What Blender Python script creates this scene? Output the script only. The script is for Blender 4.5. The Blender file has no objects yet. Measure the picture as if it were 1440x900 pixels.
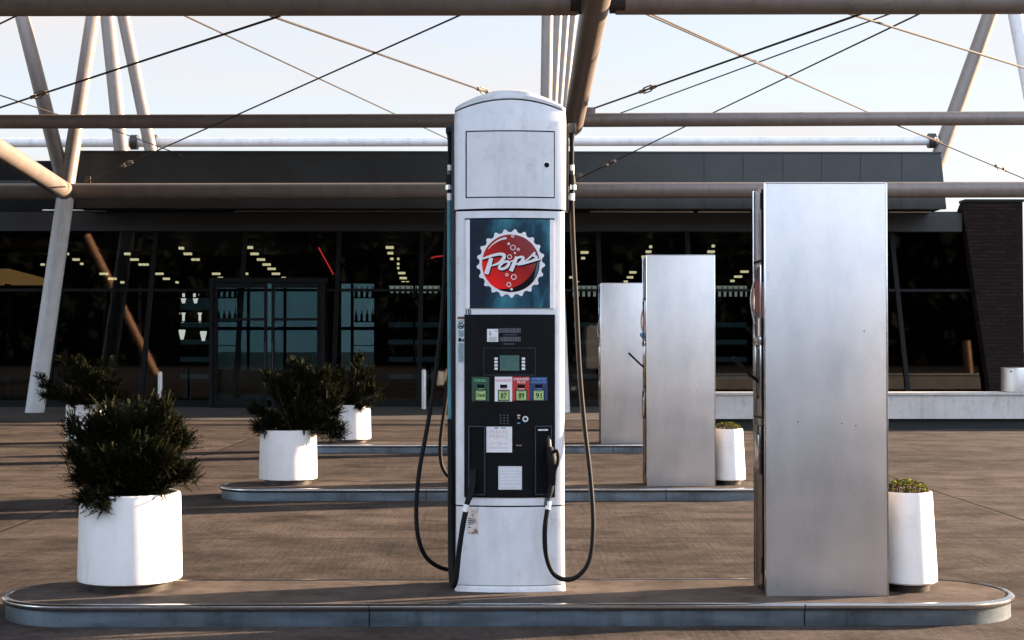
import bpy, bmesh, math, random
from mathutils import Vector, Matrix, Euler
random.seed(7)
R = math.radians
sc = bpy.context.scene
C = sc.collection

# ------------------------------------------------------------------ camera
F = 2100.0
CAM = Vector((0, 0, 1.355))
YAW, PITCH = math.atan(23 / F), math.atan(38 / F)
cam = bpy.data.objects.new('camera', bpy.data.cameras.new('camera'))
C.objects.link(cam)
cam.location = CAM
cam.rotation_euler = (R(90) + PITCH, 0, -YAW)
cam.data.lens = F / 1440 * 36
cam.data.sensor_width = 36
cam.data.clip_start = 0.1
cam.data.clip_end = 2000
sc.camera = cam
CR = Euler((R(90) + PITCH, 0, -YAW)).to_matrix()


def at(px, py, Y):
    """measured point: the photo's pixel at the distance Y in front of the camera"""
    d = CR @ Vector(((px - 720) / F, -(py - 450) / F, -1))
    return CAM + d * (Y / d.y)


# ------------------------------------------------------------------ materials
MATS = {}


def nodes(name):
    m = bpy.data.materials.new(name)
    m.use_nodes = True
    nt = m.node_tree
    b = nt.nodes['Principled BSDF']
    MATS[name] = m
    return m, nt, b


def N(nt, typ, **kw):
    n = nt.nodes.new(typ)
    for k, v in kw.items():
        if k.startswith('i_'):
            n.inputs[k[2:].replace('_', ' ')].default_value = v
        else:
            setattr(n, k, v)
    return n


def ramp(nt, stops):
    r = nt.nodes.new('ShaderNodeValToRGB')
    e = r.color_ramp.elements
    while len(e) > 1:
        e.remove(e[-1])
    e[0].position, e[0].color = stops[0][0], (*stops[0][1], 1)
    for p, c in stops[1:]:
        x = e.new(p)
        x.color = (*c, 1)
    return r


def mat(name, col, rough=0.5, metal=0.0, var=0.12, scale=6.0, stretch=(1, 1, 1), bump=0.0, bscale=200.0, spec=0.5, rvar=0.1, grime=0.0):
    m, nt, b = nodes(name)
    L = nt.links.new
    tc = N(nt, 'ShaderNodeTexCoord')
    mp = N(nt, 'ShaderNodeMapping')
    mp.inputs['Scale'].default_value = stretch
    L(tc.outputs['Object'], mp.inputs['Vector'])
    nz = N(nt, 'ShaderNodeTexNoise')
    nz.inputs['Scale'].default_value = scale
    nz.inputs['Detail'].default_value = 6
    nz.inputs['Roughness'].default_value = 0.62
    L(mp.outputs['Vector'], nz.inputs['Vector'])
    lo = tuple(c * (1 - var) for c in col)
    hi = tuple(min(1, c * (1 + var * 0.6)) for c in col)
    rp = ramp(nt, [(0.3, lo), (0.68, hi)])
    L(nz.outputs['Fac'], rp.inputs['Fac'])
    last = rp.outputs['Color']
    if grime:
        # dribbles, scuffs and specks of dirt
        for sc_, st_, lo_, hi_, dk in ((7.0, (1, 1, 0.16), 0.50, 0.74, 0.55), (55.0, (1, 1, 1), 0.63, 0.74, 0.9), (11.0, (1, 1, 1), 0.56, 0.78, 0.6)):
            gm = N(nt, 'ShaderNodeMapping')
            gm.inputs['Scale'].default_value = st_
            gm.inputs['Location'].default_value = (sc_, 2.3, 0.7)
            L(tc.outputs['Object'], gm.inputs['Vector'])
            gn = N(nt, 'ShaderNodeTexNoise')
            gn.inputs['Scale'].default_value = sc_
            gn.inputs['Detail'].default_value = 5
            gn.inputs['Roughness'].default_value = 0.7
            L(gm.outputs['Vector'], gn.inputs['Vector'])
            gr = ramp(nt, [(lo_, (1, 1, 1)), (hi_, (1 - grime * dk, 1 - grime * dk * 1.05, 1 - grime * dk * 1.12))])
            L(gn.outputs['Fac'], gr.inputs['Fac'])
            gx = N(nt, 'ShaderNodeMix', data_type='RGBA', blend_type='MULTIPLY')
            gx.inputs['Factor'].default_value = 1
            L(last, gx.inputs['A'])
            L(gr.outputs['Color'], gx.inputs['B'])
            last = gx.outputs['Result']
    L(last, b.inputs['Base Color'])
    mr = N(nt, 'ShaderNodeMapRange')
    mr.inputs['To Min'].default_value = max(0.02, rough - rvar)
    mr.inputs['To Max'].default_value = min(1, rough + rvar)
    L(nz.outputs['Fac'], mr.inputs['Value'])
    L(mr.outputs['Result'], b.inputs['Roughness'])
    b.inputs['Metallic'].default_value = metal
    b.inputs['Specular IOR Level'].default_value = spec
    if bump:
        n2 = N(nt, 'ShaderNodeTexNoise')
        n2.inputs['Scale'].default_value = bscale
        n2.inputs['Detail'].default_value = 3
        L(mp.outputs['Vector'], n2.inputs['Vector'])
        bp = N(nt, 'ShaderNodeBump')
        bp.inputs['Strength'].default_value = bump
        bp.inputs['Distance'].default_value = 0.002
        L(n2.outputs['Fac'], bp.inputs['Height'])
        L(bp.outputs['Normal'], b.inputs['Normal'])
    return m


def emit(name, col, strength):
    m, nt, b = nodes(name)
    b.inputs['Base Color'].default_value = (*[c * 0.6 for c in col], 1)
    b.inputs['Emission Color'].default_value = (*col, 1)
    b.inputs['Emission Strength'].default_value = strength
    return m


mat('pump_paint', (0.595, 0.615, 0.645), 0.42, 0, 0.10, 5, bump=0.05, bscale=400, grime=0.34)
mat('pump_dark', (0.008, 0.009, 0.011), 0.4, 0, 0.25, 20, spec=0.25)
mat('panel_black', (0.0045, 0.005, 0.006), 0.5, 0, 0.3, 15, spec=0.10)
mat('panel_frame', (0.022, 0.036, 0.05), 0.35, 0, 0.2, 15)
mat('rubber', (0.006, 0.0065, 0.008), 0.6, 0, 0.3, 30, spec=0.12)
mat('teal_hose', (0.035, 0.16, 0.20), 0.45, 0, 0.3, 12)
mat('clamp_white', (0.70, 0.70, 0.71), 0.35, 0, 0.1, 20)
mat('bright_steel', (0.66, 0.66, 0.67), 0.22, 1, 0.1, 20)
mat('lip_steel', (0.55, 0.56, 0.57), 0.20, 1, 0.25, 3, (0.4, 4, 4))
mat('kerb_steel', (0.14, 0.18, 0.215), 0.42, 0.85, 0.35, 2.2, (1, 1, 5), bump=0.1, bscale=60, rvar=0.16, grime=0.7)
mat('pot_white', (0.68, 0.67, 0.665), 0.42, 0, 0.06, 4, bump=0.05, bscale=150, grime=0.26)
mat('pot_base', (0.05, 0.045, 0.04), 0.35, 0.6, 0.3, 12)
mat('soil', (0.05, 0.035, 0.025), 0.95, 0, 0.5, 60, bump=0.6, bscale=120)
mat('wood_stem', (0.06, 0.035, 0.02), 0.85, 0, 0.4, 60)
mat('tube_paint', (0.150, 0.126, 0.112), 0.42, 0, 0.12, 3, bump=0.03, bscale=120, grime=0.5)
mat('column_paint', (0.56, 0.56, 0.57), 0.42, 0, 0.12, 3, bump=0.04, bscale=120, grime=0.4)
mat('rod_steel', (0.030, 0.025, 0.023), 0.6, 0, 0.3, 8, spec=0.2)
mat('turnbuckle_steel', (0.10, 0.08, 0.066), 0.5, 0.3, 0.3, 20)
mat('dark_alu', (0.007, 0.008, 0.009), 0.5, 0.1, 0.25, 5, spec=0.15)
mat('fascia_panel', (0.030, 0.035, 0.036), 0.42, 0.35, 0.25, 1.3, bump=0.05, bscale=90)
mat('header_grey', (0.022, 0.025, 0.027), 0.5, 0.2, 0.2, 2)
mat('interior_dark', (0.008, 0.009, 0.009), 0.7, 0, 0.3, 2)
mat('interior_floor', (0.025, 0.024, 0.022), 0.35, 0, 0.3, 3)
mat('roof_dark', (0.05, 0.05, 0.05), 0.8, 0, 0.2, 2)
mat('deck_grey', (0.20, 0.18, 0.165), 0.7, 0, 0.2, 1)
mat('wall_concrete', (0.46, 0.44, 0.42), 0.75, 0, 0.14, 2.5, bump=0.2, bscale=60, grime=0.5)
mat('pavement_dark', (0.07, 0.066, 0.062), 0.9, 0, 0.25, 1.2, bump=0.3, bscale=50, spec=0.08)
mat('decal_white', (0.62, 0.62, 0.63), 0.5, 0, 0.05, 30)
mat('decal_pale', (0.50, 0.53, 0.55), 0.55, 0, 0.15, 90)
mat('sticker_blue', (0.42, 0.52, 0.56), 0.55, 0, 0.2, 60)
mat('decal_red', (0.36, 0.018, 0.014), 0.5, 0, 0.1, 30)
mat('decal_maroon', (0.10, 0.012, 0.014), 0.5, 0, 0.1, 30)
mat('decal_green', (0.012, 0.055, 0.026), 0.5, 0, 0.1, 30)
mat('decal_blue', (0.012, 0.026, 0.10), 0.5, 0, 0.1, 30)
mat('decal_lime', (0.33, 0.46, 0.17), 0.5, 0, 0.08, 40)
mat('ink', (0.003, 0.003, 0.004), 0.6, 0, 0.1, 30, spec=0.1)
mat('ink_grey', (0.06, 0.065, 0.075), 0.6, 0, 0.1, 30)
mat('ink_teal', (0.03, 0.09, 0.11), 0.6, 0, 0.1, 30)
mat('ink_pink', (0.50, 0.36, 0.37), 0.6, 0, 0.1, 30)
mat('ink_red', (0.50, 0.10, 0.13), 0.6, 0, 0.1, 30)
mat('ink_green', (0.10, 0.42, 0.26), 0.6, 0, 0.1, 30)
mat('ink_blue', (0.09, 0.24, 0.52), 0.6, 0, 0.1, 30)
mat('lcd', (0.055, 0.12, 0.10), 0.25, 0, 0.2, 30)
mat('towel_blue', (0.05, 0.20, 0.42), 0.8, 0, 0.2, 30)
mat('bottle_glass', (0.035, 0.022, 0.012), 0.15, 0, 0.4, 5)
mat('drum_steel', (0.62, 0.61, 0.60), 0.35, 0.85, 0.1, 6)
mat('bollard_paint', (0.55, 0.54, 0.52), 0.4, 0.3, 0.1, 6)
mat('seam', (0.006, 0.008, 0.011), 0.8, 0, 0.1, 10, spec=0.1)
mat('cap_grey', (0.66, 0.655, 0.67), 0.42, 0, 0.12, 14, spec=0.2)
emit('lamp_warm', (1.0, 0.82, 0.48), 0.42)
emit('reflection_glow', (1.0, 0.95, 0.88), 0.40)
emit('neon_red', (1.0, 0.05, 0.06), 0.30)
emit('cooler_light', (0.75, 0.80, 0.72), 0.13)
emit('cooler_blue', (0.16, 0.34, 0.42), 0.016)
emit('board_warm', (1.0, 0.52, 0.18), 0.075)


def steel(name):
    m, nt, b = nodes(name)
    L = nt.links.new
    tc = N(nt, 'ShaderNodeTexCoord')
    mp = N(nt, 'ShaderNodeMapping')
    mp.inputs['Scale'].default_value = (1.0, 1.0, 0.55)
    L(tc.outputs['Object'], mp.inputs['Vector'])
    n1 = N(nt, 'ShaderNodeTexNoise')
    n1.inputs['Scale'].default_value = 5.0
    n1.inputs['Detail'].default_value = 7
    n1.inputs['Roughness'].default_value = 0.6
    L(mp.outputs['Vector'], n1.inputs['Vector'])
    rp = ramp(nt, [(0.30, (0.47, 0.475, 0.48)), (0.5, (0.55, 0.54, 0.535)), (0.68, (0.60, 0.58, 0.57))])
    L(n1.outputs['Fac'], rp.inputs['Fac'])
    # small scuffs and drips
    n3 = N(nt, 'ShaderNodeTexNoise')
    n3.inputs['Scale'].default_value = 9
    n3.inputs['Detail'].default_value = 3
    mp3 = N(nt, 'ShaderNodeMapping')
    mp3.inputs['Scale'].default_value = (3.0, 1, 0.6)
    L(tc.outputs['Object'], mp3.inputs['Vector'])
    L(mp3.outputs['Vector'], n3.inputs['Vector'])
    r3 = ramp(nt, [(0.70, (0, 0, 0)), (0.80, (1, 1, 1))])
    L(n3.outputs['Fac'], r3.inputs['Fac'])
    mx = N(nt, 'ShaderNodeMix', data_type='RGBA')
    L(r3.outputs['Color'], mx.inputs['Factor'])
    L(rp.outputs['Color'], mx.inputs['A'])
    mx.inputs['B'].default_value = (0.30, 0.36, 0.40, 1)
    n5 = N(nt, 'ShaderNodeTexNoise')
    n5.inputs['Scale'].default_value = 70
    n5.inputs['Detail'].default_value = 5
    n5.inputs['Roughness'].default_value = 0.8
    L(tc.outputs['Object'], n5.inputs['Vector'])
    r5 = ramp(nt, [(0.36, (0.95, 0.953, 0.956)), (0.64, (1.03, 1.027, 1.024))])
    L(n5.outputs['Fac'], r5.inputs['Fac'])
    m5 = N(nt, 'ShaderNodeMix', data_type='RGBA', blend_type='MULTIPLY')
    m5.inputs['Factor'].default_value = 1
    L(mx.outputs['Result'], m5.inputs['A'])
    L(r5.outputs['Color'], m5.inputs['B'])
    L(m5.outputs['Result'], b.inputs['Base Color'])
    b.inputs['Metallic'].default_value = 0.78
    mr = N(nt, 'ShaderNodeMapRange')
    mr.inputs['To Min'].default_value = 0.38
    mr.inputs['To Max'].default_value = 0.50
    L(n1.outputs['Fac'], mr.inputs['Value'])
    L(mr.outputs['Result'], b.inputs['Roughness'])
    n2 = N(nt, 'ShaderNodeTexNoise')
    n2.inputs['Scale'].default_value = 260
    L(tc.outputs['Object'], n2.inputs['Vector'])
    bp = N(nt, 'ShaderNodeBump')
    bp.inputs['Strength'].default_value = 0.12
    bp.inputs['Distance'].default_value = 0.001
    L(n2.outputs['Fac'], bp.inputs['Height'])
    L(bp.outputs['Normal'], b.inputs['Normal'])
    return m


steel('galvanised')
mat('body_steel', (0.17, 0.155, 0.145), 0.26, 1.0, 0.25, 6, (1, 1, 0.2), bump=0.08, bscale=40)


def leafmat(name, dark, light, trans=0.15):
    m, nt, b = nodes(name)
    L = nt.links.new
    tc = N(nt, 'ShaderNodeTexCoord')
    nz = N(nt, 'ShaderNodeTexNoise')
    nz.inputs['Scale'].default_value = 14
    nz.inputs['Detail'].default_value = 4
    L(tc.outputs['Object'], nz.inputs['Vector'])
    rp = ramp(nt, [(0.35, dark), (0.66, light)])
    L(nz.outputs['Fac'], rp.inputs['Fac'])
    L(rp.outputs['Color'], b.inputs['Base Color'])
    b.inputs['Roughness'].default_value = 0.55
    b.inputs['Specular IOR Level'].default_value = 0.04
    return m


leafmat('yew_leaf', (0.005, 0.007, 0.003), (0.015, 0.016, 0.006))
leafmat('sedum_leaf', (0.05, 0.075, 0.012), (0.22, 0.20, 0.03))
leafmat('wood_leaf', (0.010, 0.0115, 0.010), (0.015, 0.0165, 0.014))


def ground_mat():
    m, nt, b = nodes('concrete_paving')
    L = nt.links.new
    tc = N(nt, 'ShaderNodeTexCoord')
    sep = N(nt, 'ShaderNodeSeparateXYZ')
    L(tc.outputs['Object'], sep.inputs['Vector'])

    def noise(scale, detail, stretch, rough=0.6):
        mp = N(nt, 'ShaderNodeMapping')
        mp.inputs['Scale'].default_value = stretch
        L(tc.outputs['Object'], mp.inputs['Vector'])
        n = N(nt, 'ShaderNodeTexNoise')
        n.inputs['Scale'].default_value = scale
        n.inputs['Detail'].default_value = detail
        n.inputs['Roughness'].default_value = rough
        L(mp.outputs['Vector'], n.inputs['Vector'])
        return n
    a = noise(1.6, 12, (1, 1, 1), 0.78)
    rp = ramp(nt, [(0.28, (0.026, 0.0225, 0.021)), (0.5, (0.060, 0.051, 0.0465)), (0.72, (0.094, 0.080, 0.074))])
    L(a.outputs['Fac'], rp.inputs['Fac'])
    # tyre streaks along the lanes (X)
    s = noise(1.5, 10, (0.75, 1.15, 1), 0.76)
    rs = ramp(nt, [(0.38, (0.42, 0.41, 0.41)), (0.52, (1, 1, 1)), (0.66, (1.18, 1.16, 1.15))])
    L(s.outputs['Fac'], rs.inputs['Fac'])
    m1 = N(nt, 'ShaderNodeMix', data_type='RGBA', blend_type='MULTIPLY')
    m1.inputs['Factor'].default_value = 0.85
    L(rp.outputs['Color'], m1.inputs['A'])
    L(rs.outputs['Color'], m1.inputs['B'])
    # oil stains
    o = noise(1.3, 5, (0.7, 1.2, 1), 0.6)
    ro = ramp(nt, [(0.60, (1, 1, 1)), (0.70, (0.30, 0.29, 0.29))])
    L(o.outputs['Fac'], ro.inputs['Fac'])
    m2 = N(nt, 'ShaderNodeMix', data_type='RGBA', blend_type='MULTIPLY')
    m2.inputs['Factor'].default_value = 0.8
    L(m1.outputs['Result'], m2.inputs['A'])
    L(ro.outputs['Color'], m2.inputs['B'])
    # speckle
    sp = noise(24, 9, (1, 1, 1), 0.9)
    rsp = ramp(nt, [(0.36, (0.42, 0.42, 0.42)), (0.5, (1, 1, 1)), (0.64, (1.5, 1.47, 1.43))])
    L(sp.outputs['Fac'], rsp.inputs['Fac'])
    m3 = N(nt, 'ShaderNodeMix', data_type='RGBA', blend_type='MULTIPLY')
    m3.inputs['Factor'].default_value = 0.8
    L(m2.outputs['Result'], m3.inputs['A'])
    L(rsp.outputs['Color'], m3.inputs['B'])
    # expansion joints

    def joint(axis, off, half):
        ad = N(nt, 'ShaderNodeMath', operation='SUBTRACT')
        L(sep.outputs[axis], ad.inputs[0])
        ad.inputs[1].default_value = off
        pp = N(nt, 'ShaderNodeMath', operation='PINGPONG')
        L(ad.outputs[0], pp.inputs[0])
        pp.inputs[1].default_value = half
        return pp
    jx, jy = joint('X', 4.12, 3.885), joint('Y', 13.5, 1.45)
    mn = N(nt, 'ShaderNodeMath', operation='MINIMUM')
    L(jx.outputs[0], mn.inputs[0])
    L(jy.outputs[0], mn.inputs[1])
    mk = N(nt, 'ShaderNodeMapRange', interpolation_type='SMOOTHSTEP')
    mk.inputs['From Min'].default_value = 0.012
    mk.inputs['From Max'].default_value = 0.032
    L(mn.outputs[0], mk.inputs['Value'])
    # every slab was poured a little differently
    cells = []
    for ax, off, size in (('X', 4.12, 3.885), ('Y', 13.5, 2.9)):
        q = N(nt, 'ShaderNodeMath', operation='SUBTRACT')
        L(sep.outputs[ax], q.inputs[0])
        q.inputs[1].default_value = off
        q2 = N(nt, 'ShaderNodeMath', operation='DIVIDE')
        L(q.outputs[0], q2.inputs[0])
        q2.inputs[1].default_value = size
        q3 = N(nt, 'ShaderNodeMath', operation='FLOOR')
        L(q2.outputs[0], q3.inputs[0])
        cells.append(q3)
    cb = N(nt, 'ShaderNodeCombineXYZ')
    L(cells[0].outputs[0], cb.inputs[0])
    L(cells[1].outputs[0], cb.inputs[1])
    wn = N(nt, 'ShaderNodeTexWhiteNoise', noise_dimensions='2D')
    L(cb.outputs[0], wn.inputs['Vector'])
    rw = ramp(nt, [(0.0, (0.78, 0.78, 0.80)), (1.0, (1.2, 1.18, 1.15))])
    L(wn.outputs['Value'], rw.inputs['Fac'])
    m5 = N(nt, 'ShaderNodeMix', data_type='RGBA', blend_type='MULTIPLY')
    m5.inputs['Factor'].default_value = 1
    L(m3.outputs['Result'], m5.inputs['A'])
    L(rw.outputs['Color'], m5.inputs['B'])
    m3 = m5
    m4 = N(nt, 'ShaderNodeMix', data_type='RGBA')
    L(mk.outputs['Result'], m4.inputs['Factor'])
    m4.inputs['A'].default_value = (0.035, 0.030, 0.027, 1)
    L(m3.outputs['Result'], m4.inputs['B'])
    L(m4.outputs['Result'], b.inputs['Base Color'])
    b.inputs['Roughness'].default_value = 0.85
    b.inputs['Specular IOR Level'].default_value = 0.06
    # broom finish running across the lanes + aggregate
    w = noise(30, 3, (1.0, 0.05, 1), 0.6)
    ag = noise(45, 4, (1, 1, 1), 0.7)
    big = noise(2.5, 3, (1, 1, 1), 0.5)
    h1 = N(nt, 'ShaderNodeMath', operation='MULTIPLY_ADD')
    L(w.outputs['Fac'], h1.inputs[0])
    h1.inputs[1].default_value = 0.0055
    h2 = N(nt, 'ShaderNodeMath', operation='MULTIPLY_ADD')
    L(ag.outputs['Fac'], h2.inputs[0])
    h2.inputs[1].default_value = 0.005
    h3 = N(nt, 'ShaderNodeMath', operation='MULTIPLY')
    L(big.outputs['Fac'], h3.inputs[0])
    h3.inputs[1].default_value = 0.016
    L(h3.outputs[0], h2.inputs[2])
    L(h2.outputs[0], h1.inputs[2])
    h4 = N(nt, 'ShaderNodeMath', operation='MULTIPLY_ADD')
    L(mk.outputs['Result'], h4.inputs[0])
    h4.inputs[1].default_value = 0.008
    L(h1.outputs[0], h4.inputs[2])
    bp = N(nt, 'ShaderNodeBump')
    bp.inputs['Strength'].default_value = 0.55
    bp.inputs['Distance'].default_value = 1.0
    L(h4.outputs[0], bp.inputs['Height'])
    L(bp.outputs['Normal'], b.inputs['Normal'])


ground_mat()
mat('island_concrete', (0.080, 0.067, 0.060), 0.85, 0, 0.35, 5, bump=0.5, bscale=90, spec=0.05, grime=0.8)


def glassmat(name, tint, refl):
    m = bpy.data.materials.new(name)
    m.use_nodes = True
    nt = m.node_tree
    nt.nodes.clear()
    L = nt.links.new
    out = N(nt, 'ShaderNodeOutputMaterial')
    tr = N(nt, 'ShaderNodeBsdfTransparent')
    tr.inputs['Color'].default_value = (*tint, 1)
    gl = N(nt, 'ShaderNodeBsdfGlossy')
    gl.inputs['Roughness'].default_value = 0.02
    gl.inputs['Color'].default_value = (0.9, 0.95, 1, 1)
    fr = N(nt, 'ShaderNodeFresnel')
    fr.inputs['IOR'].default_value = refl
    mx = N(nt, 'ShaderNodeMixShader')
    L(fr.outputs['Fac'], mx.inputs['Fac'])
    L(tr.outputs['BSDF'], mx.inputs[1])
    L(gl.outputs['BSDF'], mx.inputs[2])
    L(mx.outputs['Shader'], out.inputs['Surface'])
    MATS[name] = m


glassmat('tinted_glass', (0.41, 0.44, 0.44), 1.46)
glassmat('clear_glass', (0.80, 0.86, 0.87), 1.25)
glassmat('rear_glass', (0.46, 0.64, 0.72), 1.30)


def brickmat():
    m, nt, b = nodes('dark_brick')
    L = nt.links.new
    tc = N(nt, 'ShaderNodeTexCoord')
    mp = N(nt, 'ShaderNodeMapping')
    mp.inputs['Rotation'].default_value = (R(90), 0, 0)
    L(tc.outputs['Object'], mp.inputs['Vector'])
    br = N(nt, 'ShaderNodeTexBrick')
    br.inputs['Scale'].default_value = 1
    br.inputs['Brick Width'].default_value = 0.24
    br.inputs['Row Height'].default_value = 0.08
    br.inputs['Mortar Size'].default_value = 0.008
    br.inputs['Color1'].default_value = (0.019, 0.0132, 0.0115, 1)
    br.inputs['Color2'].default_value = (0.012, 0.009, 0.0085, 1)
    br.inputs['Mortar'].default_value = (0.010, 0.008, 0.0075, 1)
    L(mp.outputs['Vector'], br.inputs['Vector'])
    L(br.outputs['Color'], b.inputs['Base Color'])
    b.inputs['Roughness'].default_value = 0.9
    b.inputs['Specular IOR Level'].default_value = 0.05
    bp = N(nt, 'ShaderNodeBump')
    bp.inputs['Distance'].default_value = 0.006
    L(br.outputs['Fac'], bp.inputs['Height'])
    bp.invert = True
    L(bp.outputs['Normal'], b.inputs['Normal'])


brickmat()


def signmat():
    """printed photograph-like backdrop of the sign: dark blue with teal patches"""
    m, nt, b = nodes('sign_print')
    L = nt.links.new
    tc = N(nt, 'ShaderNodeTexCoord')
    n = N(nt, 'ShaderNodeTexNoise')
    n.inputs['Scale'].default_value = 3.4
    n.inputs['Detail'].default_value = 4
    n.inputs['Distortion'].default_value = 1.2
    mp = N(nt, 'ShaderNodeMapping')
    mp.inputs['Location'].default_value = (3.3, 0, 1.7)
    L(tc.outputs['Object'], mp.inputs['Vector'])
    L(mp.outputs['Vector'], n.inputs['Vector'])
    sx = N(nt, 'ShaderNodeSeparateXYZ')
    L(tc.outputs['Object'], sx.inputs['Vector'])
    ma = N(nt, 'ShaderNodeMath', operation='MULTIPLY_ADD')
    L(sx.outputs['X'], ma.inputs[0])
    ma.inputs[1].default_value = 0.62
    L(n.outputs['Fac'], ma.inputs[2])
    rp = ramp(nt, [(0.38, (0.010, 0.016, 0.028)), (0.5, (0.012, 0.040, 0.065)), (0.64, (0.04, 0.16, 0.21)), (0.78, (0.10, 0.27, 0.31))])
    L(ma.outputs[0], rp.inputs['Fac'])
    L(rp.outputs['Color'], b.inputs['Base Color'])
    b.inputs['Roughness'].default_value = 0.4
    b.inputs['Specular IOR Level'].default_value = 0.12
    m, nt, b = nodes('cap_red')
    L = nt.links.new
    tc = N(nt, 'ShaderNodeTexCoord')
    mp = N(nt, 'ShaderNodeMapping')
    mp.inputs['Location'].default_value = (0, 0, -1.676)
    L(tc.outputs['Object'], mp.inputs['Vector'])
    sx = N(nt, 'ShaderNodeSeparateXYZ')
    L(mp.outputs['Vector'], sx.inputs['Vector'])
    m1 = N(nt, 'ShaderNodeMath', operation='MULTIPLY_ADD')   # -x*2 + .5
    L(sx.outputs['X'], m1.inputs[0])
    m1.inputs[1].default_value = -1.7
    m1.inputs[2].default_value = 0.5
    m2 = N(nt, 'ShaderNodeMath', operation='MULTIPLY_ADD')
    L(sx.outputs['Z'], m2.inputs[0])
    m2.inputs[1].default_value = -1.5
    L(m1.outputs[0], m2.inputs[2])
    rp = ramp(nt, [(0.15, (0.20, 0.045, 0.05)), (0.42, (0.24, 0.014, 0.012)), (0.62, (0.42, 0.016, 0.012)), (0.82, (0.78, 0.012, 0.012))])
    L(m2.outputs[0], rp.inputs['Fac'])
    L(rp.outputs['Color'], b.inputs['Base Color'])
    b.inputs['Roughness'].default_value = 0.4
    b.inputs['Specular IOR Level'].default_value = 0.12
    m, nt, b = nodes('stained_label')
    L = nt.links.new
    tc = N(nt, 'ShaderNodeTexCoord')
    n = N(nt, 'ShaderNodeTexNoise')
    n.inputs['Scale'].default_value = 28
    n.inputs['Detail'].default_value = 3
    L(tc.outputs['Object'], n.inputs['Vector'])
    rp = ramp(nt, [(0.36, (0.10, 0.06, 0.04)), (0.46, (0.42, 0.32, 0.26)), (0.6, (0.60, 0.54, 0.50))])
    L(n.outputs['Fac'], rp.inputs['Fac'])
    L(rp.outputs['Color'], b.inputs['Base Color'])
    b.inputs['Roughness'].default_value = 0.7


signmat()


# ------------------------------------------------------------------ mesh builder
class MB:
    def __init__(s):
        s.bm = bmesh.new()

    def poly(s, pts):
        try:
            return s.bm.faces.new([s.bm.verts.new(p) for p in pts])
        except ValueError:
            return None

    def grid(s, rings, closed=True, caps=True):
        """rings: list of equal-length rings of points, bridged with quads"""
        vs = [[s.bm.verts.new(p) for p in r] for r in rings]
        n = len(vs[0])
        for a, b in zip(vs[:-1], vs[1:]):
            for i in range(n if closed else n - 1):
                j = (i + 1) % n
                s.bm.faces.new((a[i], a[j], b[j], b[i]))
        if caps and closed:
            s.bm.faces.new(list(reversed(vs[0])))
            s.bm.faces.new(vs[-1])
        return vs

    def box(s, x0, x1, y0, y1, z0, z1, bev=0.0):
        t = bmesh.new()
        bmesh.ops.create_cube(t, size=1)
        for v in t.verts:
            v.co = Vector(((x0 + x1) / 2 + v.co.x * (x1 - x0), (y0 + y1) / 2 + v.co.y * (y1 - y0), (z0 + z1) / 2 + v.co.z * (z1 - z0)))
        if bev:
            bmesh.ops.bevel(t, geom=list(t.edges), offset=bev, segments=2, affect='EDGES', profile=0.5)
        s.merge(t)
        return s

    def merge(s, t):
        me = bpy.data.meshes.new('tmp')
        t.to_mesh(me)
        t.free()
        s.bm.from_mesh(me)
        bpy.data.meshes.remove(me)

    def tube(s, pts, r, n=14, caps=True):
        pts = [Vector(p) for p in pts]
        rs = r if isinstance(r, (list, tuple)) else [r] * len(pts)
        rings = []
        ref = None
        for i, p in enumerate(pts):
            if i == 0:
                t = pts[1] - p
            elif i == len(pts) - 1:
                t = p - pts[i - 1]
            else:
                t = (pts[i + 1] - p).normalized() + (p - pts[i - 1]).normalized()
            t.normalize()
            if ref is None:
                ref = Vector((0, 0, 1)) if abs(t.z) < 0.9 else Vector((0, 1, 0))
            u = (ref - t * ref.dot(t)).normalized()
            ref = u
            v = t.cross(u)
            rings.append([p + (u * math.cos(a) + v * math.sin(a)) * rs[i] for a in [2 * math.pi * k / n for k in range(n)]])
        s.grid(rings, True, caps)
        return s

    def ellip(s, prof, cx=0, cy=0, n=40, e=2.0):
        """prof: (z, rx, ry) rings of a superellipse"""
        def ring(z, rx, ry):
            o = []
            for k in range(n):
                a = 2 * math.pi * k / n
                c, d = math.cos(a), math.sin(a)
                q = (abs(c) ** e + abs(d) ** e) ** (-1 / e)
                o.append((cx + rx * q * c, cy + ry * q * d, z))
            return o
        s.grid([ring(*p) for p in prof])
        return s

    def prism(s, pts, y0, y1):
        """pts: outline in X-Z, extruded from y0 to y1"""
        s.grid([[(x, y0, z) for x, z in pts], [(x, y1, z) for x, z in pts]])
        return s

    def build(s, name, m, parent=None, smooth=True, loc=None, ang=35):
        bm = s.bm
        bmesh.ops.remove_doubles(bm, verts=bm.verts, dist=1e-6)
        bmesh.ops.recalc_face_normals(bm, faces=bm.faces)
        me = bpy.data.meshes.new(name)
        if smooth:
            for f in bm.faces:
                f.smooth = True
            for e in bm.edges:
                if len(e.link_faces) == 2 and e.calc_face_angle(0) > R(ang):
                    e.smooth = False
        bm.to_mesh(me)
        bm.free()
        o = bpy.data.objects.new(name, me)
        me.materials.append(MATS[m])
        C.objects.link(o)
        if parent:
            o.parent = parent
        if loc is not None:
            o.location = loc
        return o


def tag(o, label, cat, group=None, kind=None):
    if label:
        o['label'] = label
    if cat:
        o['category'] = cat
    if group:
        o['group'] = group
    if kind:
        o['kind'] = kind
    return o


def empty(name, loc, label, cat, group=None):
    o = bpy.data.objects.new(name, None)
    C.objects.link(o)
    o.location = loc
    o.empty_display_size = 0.2
    return tag(o, label, cat, group)


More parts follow.
